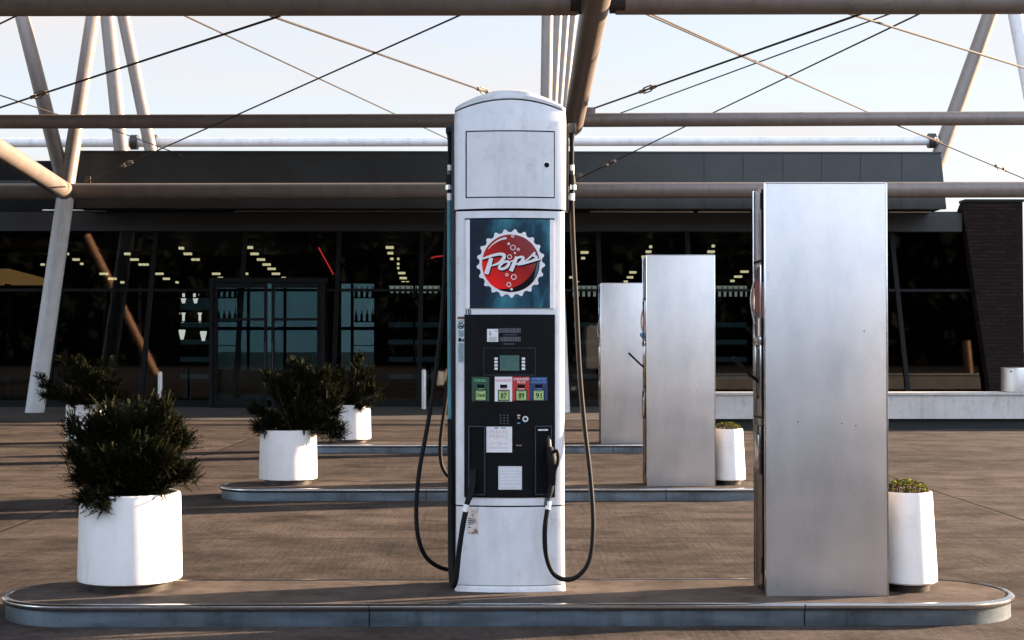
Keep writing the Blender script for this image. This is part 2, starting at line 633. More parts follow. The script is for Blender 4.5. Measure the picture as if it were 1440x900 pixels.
def dup(root, off, label):
    r = root.copy()
    C.objects.link(r)
    r.location = root.location + Vector(off)
    r['label'] = label
    for ch in list(root.children):
        c = ch.copy()
        C.objects.link(c)
        c.parent = r
        for g in list(ch.children):
            d = g.copy()
            C.objects.link(d)
            d.parent = c
    return r


def spline(ctrl, n=10):
    """Catmull-Rom through the control points"""
    P = [Vector(p) for p in ctrl]
    P = [P[0] * 2 - P[1]] + P + [P[-1] * 2 - P[-2]]
    out = []
    for i in range(1, len(P) - 2):
        for k in range(n):
            t = k / n
            a, b, c, d = P[i - 1], P[i], P[i + 1], P[i + 2]
            out.append(0.5 * ((2 * b) + (c - a) * t + (2 * a - 5 * b + 4 * c - d) * t * t + (3 * b - a - 3 * c + d) * t ** 3))
    out.append(P[-2])
    return out


ISL = 0.105         # island top height
SP = 5.91          # spacing of the islands

# ------------------------------------------------------------------ ground
b = MB()
b.poly([(-400, -400, 0), (400, -400, 0), (400, 400, 0), (-400, 400, 0)])
tag(b.build('ground', 'concrete_paving'), None, None, kind='structure')
b = MB()
b.box(-40, 14, 27.6, 33.3, -0.05, 0.012)
tag(b.build('pavement', 'pavement_dark', smooth=False), None, None, kind='structure')


# ------------------------------------------------------------------ islands
def stadium(x0, x1, y0, y1, n=24, inset=0.0):
    r = (y1 - y0) / 2
    cy = (y0 + y1) / 2
    o = []
    rr = r - inset
    for k in range(n + 1):
        a = -math.pi / 2 + math.pi * k / n
        o.append((x1 - r + rr * math.cos(a), cy + rr * math.sin(a)))
    for k in range(n + 1):
        a = math.pi / 2 + math.pi * k / n
        o.append((x0 + r + rr * math.cos(a), cy + rr * math.sin(a)))
    return o


IX0, IX1, IY0, IY1 = -2.49, 2.635, 7.26, 8.06
isl = empty('pump_island', (0, 7.66, 0), 'long concrete pump island with steel kerb nearest the camera', 'pump island', 'pump islands across the forecourt')


def ringz(pts, z):
    return [(x, y - 7.66, z) for x, y in pts]


b = MB()
b.grid([ringz(stadium(IX0, IX1, IY0, IY1, inset=0.02), -0.02), ringz(stadium(IX0, IX1, IY0, IY1, inset=0.02), ISL)])
b.build('island_top', 'island_concrete', isl)
b = MB()
b.grid([ringz(stadium(IX0, IX1, IY0, IY1, inset=0.013), -0.02), ringz(stadium(IX0, IX1, IY0, IY1, inset=0.013), 0.077)])
b.build('kerb_band', 'kerb_steel', isl)
# rounded steel lip
b = MB()
prof = [(0.0135, 0.098), (0.004, 0.101), (-0.004, 0.108), (-0.007, 0.117), (-0.005, 0.126), (0.002, 0.132), (0.012, 0.1345), (0.026, 0.134), (0.030, 0.1305)]
b.grid([ringz(stadium(IX0, IX1, IY0, IY1, inset=i), z - .025) for i, z in prof], True, False)
b.build('kerb_lip', 'lip_steel', isl)
for sx in (-0.615, 1.50):
    b = MB()
    b.box(sx, sx + 0.006, IY0 + 0.0095 - 7.66, IY0 + 0.014 - 7.66, 0.0, 0.072)
    b.box(sx, sx + 0.005, IY0 - 0.0078 - 7.66, IY0 + 0.006 - 7.66, 0.080, 0.106)
    b.build('joint_seam', 'seam', isl, smooth=False)
dup(isl, (0, SP, 0), 'concrete pump island with steel kerb, the middle one of the three')
dup(isl, (0, 2 * SP, 0), 'concrete pump island with steel kerb farthest away, nearest the store')

# ------------------------------------------------------------------ planters
SC1 = 277.0
PLY = 7.80


def low_planter(loc, label, s=1.0):
    t = empty('planter', loc, label, 'planter', 'low white planters with dark shrubs')
    b = MB()
    b.ellip([(-0.002, 0.215, 0.215), (0.06, 0.215, 0.215)], n=64, e=2.06)
    b.build('pot_base', 'pot_base', t)
    b = MB()
    b.ellip([(0.050, 0.235, 0.235), (0.046, 0.252, 0.252), (0.052, 0.2625, 0.2625), (0.07, 0.2645, 0.2645), (0.28, 0.260, 0.260), (0.475, 0.2555, 0.2555),
             (0.492, 0.252, 0.252), (0.498, 0.244, 0.244), (0.496, 0.234, 0.234), (0.485, 0.229, 0.229), (0.44, 0.228, 0.228)], n=96, e=2.06)
    b.build('pot', 'pot_white', t)
    b = MB()
    b.ellip([(0.438, 0.2275, 0.2275), (0.452, 0.2275, 0.2275), (0.462, 0.12, 0.12)], n=48, e=2.06)
    b.build('soil', 'soil', t)
    t.scale = (s, s, s)
    return t


x1 = at(183, 830, PLY).x
p1 = low_planter((x1, PLY, ISL), 'low white planter on the left end of the nearest pump island')
dup(p1, (0, SP, 0), 'low white planter on the left end of the middle pump island')
dup(p1, (0.0, 2 * SP, 0), 'low white planter on the farthest island, partly hidden by a drooping shrub')
gp = dup(p1, (0, 0, 0), 'low white planter standing on the forecourt beside the leaning column')
gp.location = (at(116, 600, 21.1).x, 21.3, 0.0)
gp.scale = (1.09, 1.09, 1.09)


def tall_planter(loc, label):
    t = empty('planter', loc, label, 'planter', 'narrow white planters beside the steel cabinets')
    b = MB()
    b.ellip([(-0.002, 0.118, 0.150), (0.06, 0.118, 0.150)], n=40, e=2.06)
    b.build('pot_base', 'pot_base', t)
    b = MB()
    b.ellip([(0.046, 0.135, 0.17), (0.042, 0.148, 0.183), (0.05, 0.157, 0.192), (0.08, 0.157, 0.192), (0.49, 0.134, 0.166), (0.508, 0.129, 0.161),
             (0.506, 0.120, 0.150), (0.46, 0.118, 0.148)], n=80, e=2.0)
    b.build('pot', 'pot_white', t)
    b = MB()
    b.ellip([(0.46, 0.117, 0.147), (0.48, 0.117, 0.147), (0.488, 0.06, 0.07)], n=28, e=2.06)
    b.build('soil', 'soil', t)
    return t


TPX, TPY = at(1316, 820, 7.74).x - 0.157, 7.74
q1 = tall_planter((TPX, TPY, ISL), 'narrow white planter behind the steel cabinet on the nearest island')
dup(q1, (0, SP, 0), 'narrow white planter behind the steel cabinet on the middle island')


# ------------------------------------------------------------------ shrubs
def shrub(loc, label, rx, ry, h, seed, nspr, droop=(), low=0.0, nl=0.024):
    rnd = random.Random(seed)
    t = empty('yew_shrub', loc, label, 'shrub', 'dark shrubs in the low white planters')
    st, fo = MB(), MB()
    tips = []
    dirs = []
    for k in range(34):
        a = rnd.uniform(0, 2 * math.pi)
        el = math.asin(rnd.uniform(-0.02, 0.98))
        q = rnd.uniform(0.72, 1.1)
        dirs.append((rx * math.cos(a) * math.cos(el) * q, ry * math.sin(a) * math.cos(el) * q, h * (0.12 + 0.88 * math.sin(el)) * q + low))
    dirs += list(droop)
    for d in dirs:
        e = Vector(d)
        s0 = Vector((rnd.uniform(-.05, .05), rnd.uniform(-.05, .05), -0.04))
        mid = s0.lerp(e, 0.5) + Vector((rnd.uniform(-.03, .03), rnd.uniform(-.03, .03), 0.25 * abs(e.z) * 0.3 + 0.03))
        path = spline([s0, mid, e], 5)
        st.tube(path, [0.0085 * (1 - 0.8 * i / (len(path) - 1)) for i in range(len(path))], 5, False)
        tips.append(path)
    for k in range(nspr):
        path = rnd.choice(tips)
        i = min(len(path) - 2, int(len(path) * (rnd.random() ** 0.6)))
        p = path[i].lerp(path[i + 1], rnd.random()) + Vector((rnd.gauss(0, .02), rnd.gauss(0, .02), rnd.gauss(0, .02)))
        out = (path[-1] - path[0]).normalized()
        d = (out * 0.9 + Vector((rnd.gauss(0, .55), rnd.gauss(0, .55), rnd.gauss(0.12, .5)))).normalized()
        ln = rnd.uniform(0.04, 0.095) * (1.15 if i > 6 else 1.0)
        bend = Vector((rnd.gauss(0, .2), rnd.gauss(0, .2), rnd.uniform(-.25, .2)))
        side = d.cross(Vector((0, 0, 1)))
        if side.length < 1e-3:
            side = Vector((1, 0, 0))
        side.normalize()
        up = side.cross(d)
        nn = int(ln / 0.0055)
        for j in range(nn):
            f = j / nn
            c = p + d * (ln * f) + bend * (ln * f * f * 0.5)
            for sg in (-1, 1):
                ll = nl * (1 - 0.45 * f) * rnd.uniform(0.8, 1.2)
                tip = c + (side * sg * 0.8 + d * 0.6 + up * rnd.uniform(-.35, .45)).normalized() * ll
                w = d * 0.0038
                fo.poly([c - w, tip, c + w])
    st.build('stem', 'wood_stem', t)
    fo.build('foliage', 'yew_leaf', t, smooth=False)
    return t


shrub((x1 + .02, PLY, ISL + 0.47), 'dark bushy shrub in the nearest low planter, a few twigs over the rim', 0.295, 0.26, 0.49, 3, 11000,
      droop=[(-0.20, -0.22, 0.015), (-0.10, -0.255, 0.0), (-0.26, -0.1, 0.10), (0.29, -0.1, 0.12), (-0.28, -0.12, 0.22), (-0.33, 0, .36)], nl=0.0145)
shrub((x1 + 0.05, PLY + SP, ISL + 0.47), 'wide dark shrub in the middle island planter, one branch drooping right', 0.44, 0.36, 0.66, 5, 7500,
      droop=[(0.46, -0.16, 0.03), (0.43, -0.2, -0.02), (0.36, -0.15, 0.05), (0.40, -0.1, 0.08), (-0.3, -0.2, 0.03)], nl=0.020)
shrub((x1, PLY + 2 * SP, ISL + 0.47), 'dark shrub in the farthest island planter, behind the wide shrub', 0.46, 0.36, 0.62, 11, 4500,
      droop=[(0.25, -0.22, 0.02), (0.15, -0.25, 0.0)], nl=0.023)
shrub((gp.location.x, 21.3, 0.51), 'dark shrub in the planter on the forecourt before the leaning column', 0.58, 0.42, 0.74, 17, 5200,
      droop=[(-0.66, -0.1, 0.42), (-0.62, -0.1, 0.30), (-0.60, -0.1, 0.16), (0.3, -0.25, 0.0), (0.1, -0.28, 0.02), (-0.1, -.28, 0.02)], nl=0.026)


def sedum(loc, label, rx, ry, seed):
    rnd = random.Random(seed)
    t = empty('flowering_plant', loc, label, 'plant', 'small leafy plants in the narrow planters')
    fo, st = MB(), MB()
    for k in range(130):
        a = rnd.uniform(0, 6.283)
        q = math.sqrt(rnd.random())
        c = Vector((rx * q * math.cos(a), ry * q * math.sin(a), 0.055 * (1 - q * q * 0.6) + rnd.uniform(-.02, .022)))
        st.tube([(c.x * 0.9, c.y * 0.9, -0.03), c], 0.0016, 4, False)
        for j in range(7):
            an = j * 0.9 + rnd.random()
            d = Vector((math.cos(an), math.sin(an), rnd.uniform(0.1, 0.9))).normalized()
            sd = Vector((-math.sin(an), math.cos(an), 0))
            l, w = rnd.uniform(.014, .024), rnd.uniform(.005, .008)
            fo.poly([c, c + d * l * .55 + sd * w, c + d * l, c + d * l * .55 - sd * w])
    st.build('stem', 'wood_stem', t)
    fo.build('foliage', 'sedum_leaf', t, smooth=False)
    return t


s1 = sedum((TPX, TPY, ISL + 0.485), 'small yellow-green leafy plant in the nearest narrow planter', 0.118, 0.145, 2)
dup(s1, (0, SP, 0), 'small yellow-green leafy plant in the middle island narrow planter')

# ------------------------------------------------------------------ steel cabinets
CX0, CX1, CY0, CY1, CH = at(1077, 838, 7.5).x, at(1249, 838, 7.5).x, 7.5, 7.84, 2.075
cab = empty('steel_cabinet', (CX0, CY0, ISL), 'tall galvanised steel towel and bin cabinet on the nearest island', 'cabinet', 'galvanised steel cabinets on the islands')
W, D = CX1 - CX0, CY1 - CY0
b = MB()
b.box(0, W, 0, 0.016, 0.0, CH, 0.0025)
b.build('front_panel', 'galvanised', cab)
b = MB()
b.box(0.006, W - 0.062, 0.016, D, 0.0, CH - 0.006, 0.002)
b.build('body', 'body_steel', cab)
for bx in ((-0.0035, 0.003, -0.003, 0.02, 0.0, CH + 0.002), (W - 0.003, W + 0.0035, -0.003, 0.02, 0.0, CH + 0.002), (0.0035, W - 0.0035, -0.003, 0.02, CH, CH + 0.0045),
           (-0.003, 0.004, D - 0.012, D, 0.0, CH - 0.004)):
    b = MB()   # bright folded edges
    b.box(*bx, 0.001)
    b.build('edge_trim', 'bright_steel', cab)
for bx in ((0.085, 0.092, 0.02, CH - 0.02), (0.093, D - 0.013, 0.885, 0.892), (0.093, D - 0.013, 1.69, 1.697)):
    b = MB()
    b.box(-0.0012, 0.007, *bx)
    b.build('door_seam', 'seam', cab, smooth=False)
disp = MB()
disp.box(-0.006, 0.01, 0.10, 0.116, 1.30, 1.67, 0.002)
disp.box(-0.006, 0.01, 0.29, 0.306, 1.30, 1.67, 0.002)
disp.box(-0.006, 0.01, 0.116, 0.29, 1.652, 1.67, 0.002)
disp.box(-0.010, 0.01, 0.10, 0.306, 1.26, 1.30, 0.002)
dso = disp.build('towel_dispenser', 'bright_steel', cab)
b = MB()
b.box(-0.001, 0.006, 0.116, 0.29, 1.30, 1.652)
b.build('recess', 'pump_dark', dso, smooth=False)
b = MB()
b.box(-0.003, 0.003, 0.125, 0.28, 1.43, 1.60)
b.build('label_plate', 'decal_maroon', dso, smooth=False)
b = MB()
b.tube(spline([(-0.004, 0.26, 1.37), (-0.02, 0.27, 1.45), (-0.02, 0.27, 1.53), (-0.004, 0.26, 1.60)], 6), 0.006, 8)
b.build('handle', 'bright_steel', dso)
b = MB()
b.box(-0.003, 0.006, 0.14, 0.19, 1.305, 1.40)
b.build('towel_sheet', 'decal_pale', dso, smooth=False)
b = MB()
b.box(-0.0015, 0.006, 0.03, 0.08, 1.40, 1.58)
b.build('red_sticker', 'decal_maroon', cab, smooth=False)
bk = MB()
bk.box(-0.002, 0.006, 0.11, 0.25, 1.0, 1.24)
bk.build('bucket_recess', 'pump_dark', cab, smooth=False)
for y in (0.252, 0.098):
    b = MB()
    b.box(-0.008, 0.006, y, y + .010, 0.98, 1.26, 0.002)
    b.build('recess_frame', 'bright_steel', cab)
b = MB()
b.box(-0.012, 0.006, 0.10, 0.29, 0.60, 0.845, 0.003)
bf = b.build('bin_flap_frame', 'body_steel', cab)
b = MB()
b.box(-0.015, 0.0, 0.125, 0.265, 0.625, 0.80, 0.002)
b.build('bin_flap', 'bright_steel', bf)
for z in (0.10, 0.70, 1.95):
    b = MB()
    b.tube([(-0.003, 0.088, z), (-0.003, 0.088, z + 0.085)], 0.006, 8)
    b.build('hinge', 'pump_dark', cab)
for rx, rz in ((0.165, 0.873), (0.385, 0.865), (0.455, 0.855), (0.50, 1.33)):
    b = MB()
    b.tube([(rx, -0.0012, rz), (rx, 0.002, rz)], 0.0035, 8)
    b.build('rivet', 'seam', cab)
dup(cab, (0, SP, 0), 'tall galvanised steel cabinet with blue towel, on the middle island')
dup(cab, (at(845, 620, CY0 + 2 * SP).x - CX0, 2 * SP, 0), 'tall galvanised steel cabinet on the farthest island, partly hidden')


def squeegee(off, label):
    t = empty('squeegee', Vector((CX0, CY0, ISL)) + Vector(off), label, 'squeegee', 'black squeegees in the steel cabinets')
    b = MB()
    b.tube([(0.06, 0.2, 1.02), (-0.035, 0.19, 1.10), (-0.135, 0.17, 1.195)], [0.008, 0.009, 0.0095], 10)
    b.build('handle', 'rubber', t)
    b = MB()
    b.box(0.045, 0.075, 0.13, 0.24, 1.0, 1.035, 0.004)
    b.build('blade', 'rubber', t)
    return t


squeegee((0, 0, 0), 'black squeegee handle sticking out of the nearest steel cabinet')
squeegee((-0.01, SP, 0.0), 'black squeegee handle sticking out of the middle steel cabinet')
t = MB()
t.grid([[Vector((CX0 - r * 0.9 - 0.002, 7.65 + SP, ISL + 1.35)) + Vector((a[0] * r, a[1] * r * 2.2, z)) for a in [(math.cos(k * .785), math.sin(k * .785)) for k in range(8)]]
        for r, z in ((0.004, -0.03), (0.016, -0.015), (0.024, 0.01), (0.02, 0.025), (0.010, 0.032))])
tag(t.build('paper_towel', 'towel_blue'), 'crumpled blue paper towel hanging from the middle steel cabinet', 'paper towel')

# ------------------------------------------------------------------ fuel pump
PS = 274.5
PY = 7.68                                   # plane of the housing's front corners
PX = at(717.5, 830, 7.65).x
pump = empty('fuel_pump', (PX, PY, ISL), 'tall pale grey fuel pump with a red bottle cap sign, on the nearest island', 'fuel pump', 'fuel pumps in line')
HW, BUL, DEP = 0.283, 0.045, 0.30


def X(px):
    return (px - 717.5) / PS


def Z(py):
    return (830.5 - py) / PS


def yf(x, hw=HW):
    return -BUL * (1 - min(1, abs(x) / hw) ** 2)


def PLc(px, py, y):
    """measured pixel -> pump coordinates, at depth y from the corner plane"""
    return at(px, py, PY + y) - Vector((PX, PY, ISL))


def xs_of(hw, n=18, r=0.022):
    xs = [-hw + r * (1 - math.cos(a)) for a in [k * math.pi / 2 / 5 for k in range(5)]]
    m = [-hw + r + (2 * hw - 2 * r) * k / n for k in range(n + 1)]
    return xs + m + [-x for x in reversed(xs)]


def front_y(x, hw, r=0.022):
    base = yf(x, hw)
    e = hw - abs(x)
    if e < r:
        base += r - math.sqrt(max(0, r * r - (r - e) ** 2))
    return base


def shell(levels, hws, crown=None):
    """levels: list of (z function of x, y inset); mirrored front and back"""
    b = MB()
    rings = []
    for (zf, ins), hw in zip(levels, hws):
        xs = xs_of(hw)
        fr = [(x, front_y(x, hw) + ins, zf(x / hw)) for x in xs]
        bk = [(x, DEP - front_y(x, hw) - ins, zf(x / hw)) for x in reversed(xs)]
        rings.append(fr + bk)
    vs = b.grid(rings, True, False)
    for ring in (vs[0], vs[-1]):
        n = len(ring) // 2
        for i in range(n - 1):
            q = [ring[i], ring[i + 1], ring[2 * n - 2 - i], ring[2 * n - 1 - i]]
            try:
                b.bm.faces.new(q)
            except ValueError:
                pass
    return b


fl = lambda z: (lambda u: z)
ar = lambda z, a: (lambda u: z + a * (1 - u * u))
shell([(fl(0), -0.006), (fl(0.022), -0.004), (fl(0.030), -0.001), (fl(0.0305), 0.004)], [HW + .002, HW + .001, HW, HW - .003]).build('plinth', 'pump_paint', pump)
shell([(fl(0.034), 0.0), (fl(0.432), 0.006)], [HW - .001, HW - .004]).build('lower_panel', 'pump_paint', pump)
shell([(fl(0.0), 0.012), (fl(2.47), 0.012)], [HW - .012, HW - .008]).build('core', 'seam', pump)
shell([(fl(0.440), 0.004), (fl(1.948), 0.004)], [HW - .003, HW - .002]).build('housing', 'pump_paint', pump)
shell([(ar(1.958, 0.003), -0.002), (ar(2.405, 0.010), 0.0), (ar(2.412, 0.011), 0.002), (ar(2.462, 0.058), 0.016)], [HW + .004, HW + .006, HW + .006, HW + .004]).build('upper_housing', 'pump_paint', pump)
shell([(ar(2.470, 0.058), 0.012), (ar(2.482, 0.065), 0.010), (ar(2.490, 0.080), 0.022), (ar(2.492, 0.088), 0.06), (ar(2.492, 0.095), 0.14)],
      [HW + .004, HW + .003, HW - .002, HW - .012, HW - .02]).build('crown_cap', 'pump_paint', pump)


def csheet(px0, px1, py0, py1, off, thick=0.003, n=None):
    """curved sheet lying on the bulging front, its face OFF m proud of it"""
    x0, x1, z0, z1 = X(px0), X(px1), Z(py1), Z(py0)
    n = n or max(1, int(abs(x1 - x0) / 0.02))
    b = MB()
    rings = []
    for k in range(n + 1):
        x = x0 + (x1 - x0) * k / n
        y = yf(x) - off
        rings.append([(x, y, z0), (x, y, z1), (x, y + thick, z1), (x, y + thick, z0)])
    b.grid(rings)
    return b


def flat(pts, off, b=None):
    """flat print: polygon given in photo pixels, laid on the bulging front"""
    b = b or MB()
    b.poly([(X(px), yf(X(px)) - off, Z(py)) for px, py in pts])
    return b


def disc(px, py, r, off, b=None, r0=0, n=28):
    b = b or MB()
    P = lambda rr, a: (X(px + rr * math.cos(a)), yf(X(px + rr * math.cos(a))) - off, Z(py + rr * math.sin(a)))
    A = [2 * math.pi * k / n for k in range(n)]
    if r0:
        b.grid([[P(r, a) for a in A], [P(r0, a) for a in A]], True, False)
    else:
        b.poly([P(r, a) for a in A])
    return b


def text(s, px0, px1, py0, py1, off, m, name, parent, shear=0.0, bold=0.0):
    """lettering fitted into a pixel box"""
    cu = bpy.data.curves.new('lettering', 'FONT')
    cu.body = s
    cu.align_x = 'CENTER'
    cu.shear = shear
    cu.offset = bold
    cu.resolution_u = 3
    o = bpy.data.objects.new('lettering', cu)
    C.objects.link(o)
    me = bpy.data.meshes.new_from_object(o)
    bpy.data.objects.remove(o)
    xs = [v.co.x for v in me.vertices]
    ys = [v.co.y for v in me.vertices]
    ax, bx, ay, by = min(xs), max(xs), min(ys), max(ys)
    for v in me.vertices:
        px = px0 + (v.co.x - ax) / (bx - ax) * (px1 - px0)
        py = py1 + (v.co.y - ay) / (by - ay) * (py0 - py1)
        v.co = (X(px), yf(X(px)) - off, Z(py))
    me.name = name
    me.materials.clear()
    me.materials.append(MATS[m])
    r = bpy.data.objects.new(name, me)
    C.objects.link(r)
    r.parent = parent
    return r


# upper service door with lock
csheet(654.5, 780.5, 182.5, 277.5, 0.0035, 0.006).build('door_gap', 'seam', pump)
door = csheet(656.3, 779.2, 184.4, 276, 0.0065, 0.006).build('service_door', 'pump_paint', pump)
disc(769, 231, 5.2, 0.0075).build('lock_plate', 'clamp_white', door)
disc(769, 231, 3.6, 0.009).build('lock', 'ink', door)

# sign
csheet(655, 660.5, 308, 433, 0.007, 0.008).build('sign_border', 'clamp_white', pump)
csheet(773.5, 778.5, 308, 433, 0.007, 0.008).build('sign_border', 'clamp_white', pump)
csheet(653.5, 779.8, 305.8, 308, 0.002, 0.004).build('sign_seam', 'seam', pump)
sign = csheet(660.5, 773.5, 308, 432.5, 0.004, 0.006).build('sign_panel', 'sign_print', pump)
KX, KY = 718.3, 369.9       # bottle cap centre


def capxy(a, r):
    return (KX + r * math.cos(a), KY - r * math.sin(a))


NS = 21
outer = []
for k in range(NS * 8):
    a = 2 * math.pi * k / (NS * 8) + 0.1
    ph = (k % 8) / 8
    outer.append(capxy(a, 44.0 + 4.4 * max(0, math.cos((ph - 0.5) * 2 * math.pi * 0.92)) ** 0.6))
b = MB()
n = len(outer)
inner = [capxy(2 * math.pi * k / n + 0.1, 40.2) for k in range(n)]
T3 = lambda p, off: (X(p[0]), yf(X(p[0])) - off, Z(p[1]))
b.grid([[T3(p, 0.0055) for p in outer], [T3(p, 0.0055) for p in inner]], True, False)
cap = b.build('bottle_cap', 'cap_grey', sign)
b = MB()
R0 = 40.6
cols = [[capxy(2 * math.pi * k / 64, R0 * q) for k in range(64)] for q in (1, .75, .5, .25, .04)]
b.grid([[T3(p, 0.006) for p in c] for c in cols], True, False)
b.poly([T3(p, 0.006) for p in cols[-1]])
b.build('cap_face', 'cap_red', sign)
# dark crescent, lower right, with a teal sliver
A = [R(-118) + R(138) * k / 30 for k in range(31)]
b = MB()
b.grid([[T3(capxy(a, 40.4), 0.0066) for a in A], [T3(capxy(a, 40.4 - 8.5 * math.sin(math.pi * k / 30) ** 0.8 - 0.02), 0.0066) for k, a in enumerate(A)]], False, False)
b.build('cap_shade', 'ink', sign)
A = [R(-38) + R(52) * k / 14 for k in range(15)]
b = MB()
b.grid([[T3(capxy(a, 39.6), 0.0071) for a in A], [T3(capxy(a, 39.6 - 3.6 * math.sin(math.pi * k / 14) - 0.02), 0.0071) for k, a in enumerate(A)]], False, False)
b.build('cap_gleam', 'ink_teal', sign)
A = [R(100) + R(48) * k / 16 for k in range(17)]
b = MB()
b.grid([[T3(capxy(a, 37.6), 0.0066) for a in A], [T3(capxy(a, 37.2 - 2.6 * (1 - k / 17)), 0.0066) for k, a in enumerate(A)]], False, False)
bub = lambda x, y: (660 + x / 7.5, 310 + y / 7.5)
for x, y, r in ((460, 283, 27), (515, 302, 13), (425, 380, 23), (395, 570, 14), (468, 593, 27), (416, 673, 23), (457, 162, 14)):
    cxp, cyp = bub(x, y)
    disc(cxp, cyp, r / 7.5 + 0.25, 0.0068, b, r0=r / 7.5 - 0.75)
for x, y, r in ((415, 243, 13), (480, 340, 11), (445, 722, 13)):
    disc(*bub(x, y), r / 7.5, 0.0068, b, n=14)
b.build('cap_highlight', 'decal_white', sign)


def ribbon(b, path, ws, off, dx=0, dy=0):
    P = [Vector((p[0], p[1], 0)) for p in path]
    n = 6
    pts = spline(P, n)
    wv = []
    for i in range(len(ws) - 1):
        for k in range(n):
            wv.append(ws[i] + (ws[i + 1] - ws[i]) * k / n)
    wv.append(ws[-1])
    l, r = [], []
    for i, p in enumerate(pts):
        t = (pts[min(i + 1, len(pts) - 1)] - pts[max(i - 1, 0)])
        t.normalize()
        nn = Vector((-t.y, t.x, 0))
        for s, lst in ((1, l), (-1, r)):
            q = p + nn * s * wv[i] / 2
            lst.append(T3(bub(q.x + dx, q.y + dy), off))
    b.grid([l, r], False, False)


STROKES = [
    ([(130, 402), (200, 380), (270, 360), (335, 352), (366, 366), (357, 404), (318, 442), (265, 466), (228, 474)], [18, 24, 28, 30, 36, 38, 28, 18, 12]),
    ([(232, 392), (208, 470), (180, 562)], [40, 46, 50]),
    ([(352, 446), (392, 430), (417, 444), (398, 484), (354, 508), (318, 502), (322, 474), (352, 446)], [22, 24, 30, 30, 26, 30, 28, 22]),
    ([(396, 440), (440, 430), (500, 405)], [12, 14, 12]),
    ([(500, 378), (470, 455), (437, 532)], [34, 40, 44]),
    ([(482, 412), (530, 384), (566, 390), (556, 424), (520, 452), (488, 458)], [18, 24, 32, 32, 22, 14]),
    ([(512, 468), (580, 448), (660, 424), (745, 404)], [12, 24, 26, 16]),
    ([(560, 440), (625, 398), (692, 332)], [12, 18, 20]),
    ([(690, 338), (678, 364), (706, 382), (700, 404), (662, 418)], [20, 26, 30, 30, 20]),
]
b = MB()
for i, (p, w) in enumerate(STROKES):
    ribbon(b, p, [v + 3 for v in w], 0.0074 + 0.00012 * i, 9, 12)
b.build('lettering_shadow', 'ink', sign)
b = MB()
for i, (p, w) in enumerate(STROKES):
    ribbon(b, p, w, 0.0090 + 0.00012 * i)
b.build('lettering', 'decal_white', sign)

# pump number and left decal strip
text('10', 654.8, 662.6, 434.3, 441.3, 0.001, 'ink', 'number', pump, bold=0.02)
strip = csheet(643, 652.8, 444, 510, -0.0015, 0.002).build('warning_strip', 'sticker_blue', pump)
flat([(643.5, 444.5), (652.5, 444.5), (652.5, 448), (643.5, 448)], 0.0).build('warning_bar', 'decal_maroon', strip)
b = MB()
disc(647.8, 457.5, 4.4, 0.0004, b, r0=3.3)
flat([(645.2, 454.2), (646.2, 453.4), (651.0, 460.6), (650.0, 461.4)], 0.0006, b)
flat([(644.8, 458.2), (651.0, 457.0), (651.0, 458.4), (644.8, 459.6)], 0.0008, b)
disc(646.6, 476.2, 1.9, 0.0004, b)
flat([(643.8, 479.6), (645.0, 476.6), (649.0, 476.8), (649.5, 479.6)], 0.0002, b)
flat([(650, 476), (652.2, 476), (652.2, 479.6), (650, 479.6)], 0.0004, b)
b.build('pictogram', 'ink', strip)
b = MB()
rnd = random.Random(4)
for k, y in enumerate([450.3, 451.8] + [464 + i * 1.5 for i in range(6)] + [482 + i * 1.5 for i in range(18)]):
    x = 644.2 + rnd.uniform(0, 0.6)
    while x < 651.5:
        e = min(652, x + rnd.uniform(0.8, 2.6))
        flat([(x, y), (e, y), (e, y + 0.8), (x, y + 0.8)], 0.0003, b)
        x = e + 0.5
b.build('fine_print', 'ink_teal', strip)

# control panel
csheet(652.8, 780.6, 441.6, 698.4, 0.0018, 0.004).build('panel_gap', 'seam', pump)
panel = csheet(654, 779.3, 443, 697, 0.0045, 0.006).build('control_panel', 'panel_black', pump)
O1, O2, O3, O4 = 0.0052, 0.0056, 0.0060, 0.0064
st = csheet(685, 700.6, 462, 480, O2, 0.001).build('sticker', 'decal_white', panel)
b = MB()
disc(689, 466.2, 1.1, O3, b, n=12)
disc(689.4, 469.4, 1.6, O3, b, r0=0.8, n=14)
disc(697.6, 465.2, 0.9, O3, b, n=12)
for k in range(5):
    flat([(687.5, 473.6 + k * 1.2), (698.5, 473.6 + k * 1.2), (698.5, 474.0 + k * 1.2), (687.5, 474.0 + k * 1.2)], O3, b)
b.build('sticker_print', 'ink_teal', st)
b = MB()
rnd = random.Random(9)
for y, h, x0, x1 in ((461, 6.5, 702, 732), (469.6, 1.3, 708, 727), (473, 6.5, 703, 732), (482.3, 1.5, 708, 724)):
    x = x0
    while x < x1:
        e = x + rnd.uniform(1.5, 4)
        flat([(x, y), (min(e, x1), y), (min(e, x1), y + h), (x, y + h)], O1, b)
        x = e + 0.6
b.build('instructions', 'ink_grey', panel)


def frame(b, x0, x1, y0, y1, w, off, thick=0.004):
    for a in ((x0, x1, y0, y0 + w), (x0, x1, y1 - w, y1), (x0, x0 + w, y0 + w, y1 - w), (x1 - w, x1, y0 + w, y1 - w)):
        t = csheet(*a, off, thick)
        me = bpy.data.meshes.new('t')
        t.bm.to_mesh(me)
        t.bm.free()
        b.bm.from_mesh(me)
        bpy.data.meshes.remove(me)
    return b


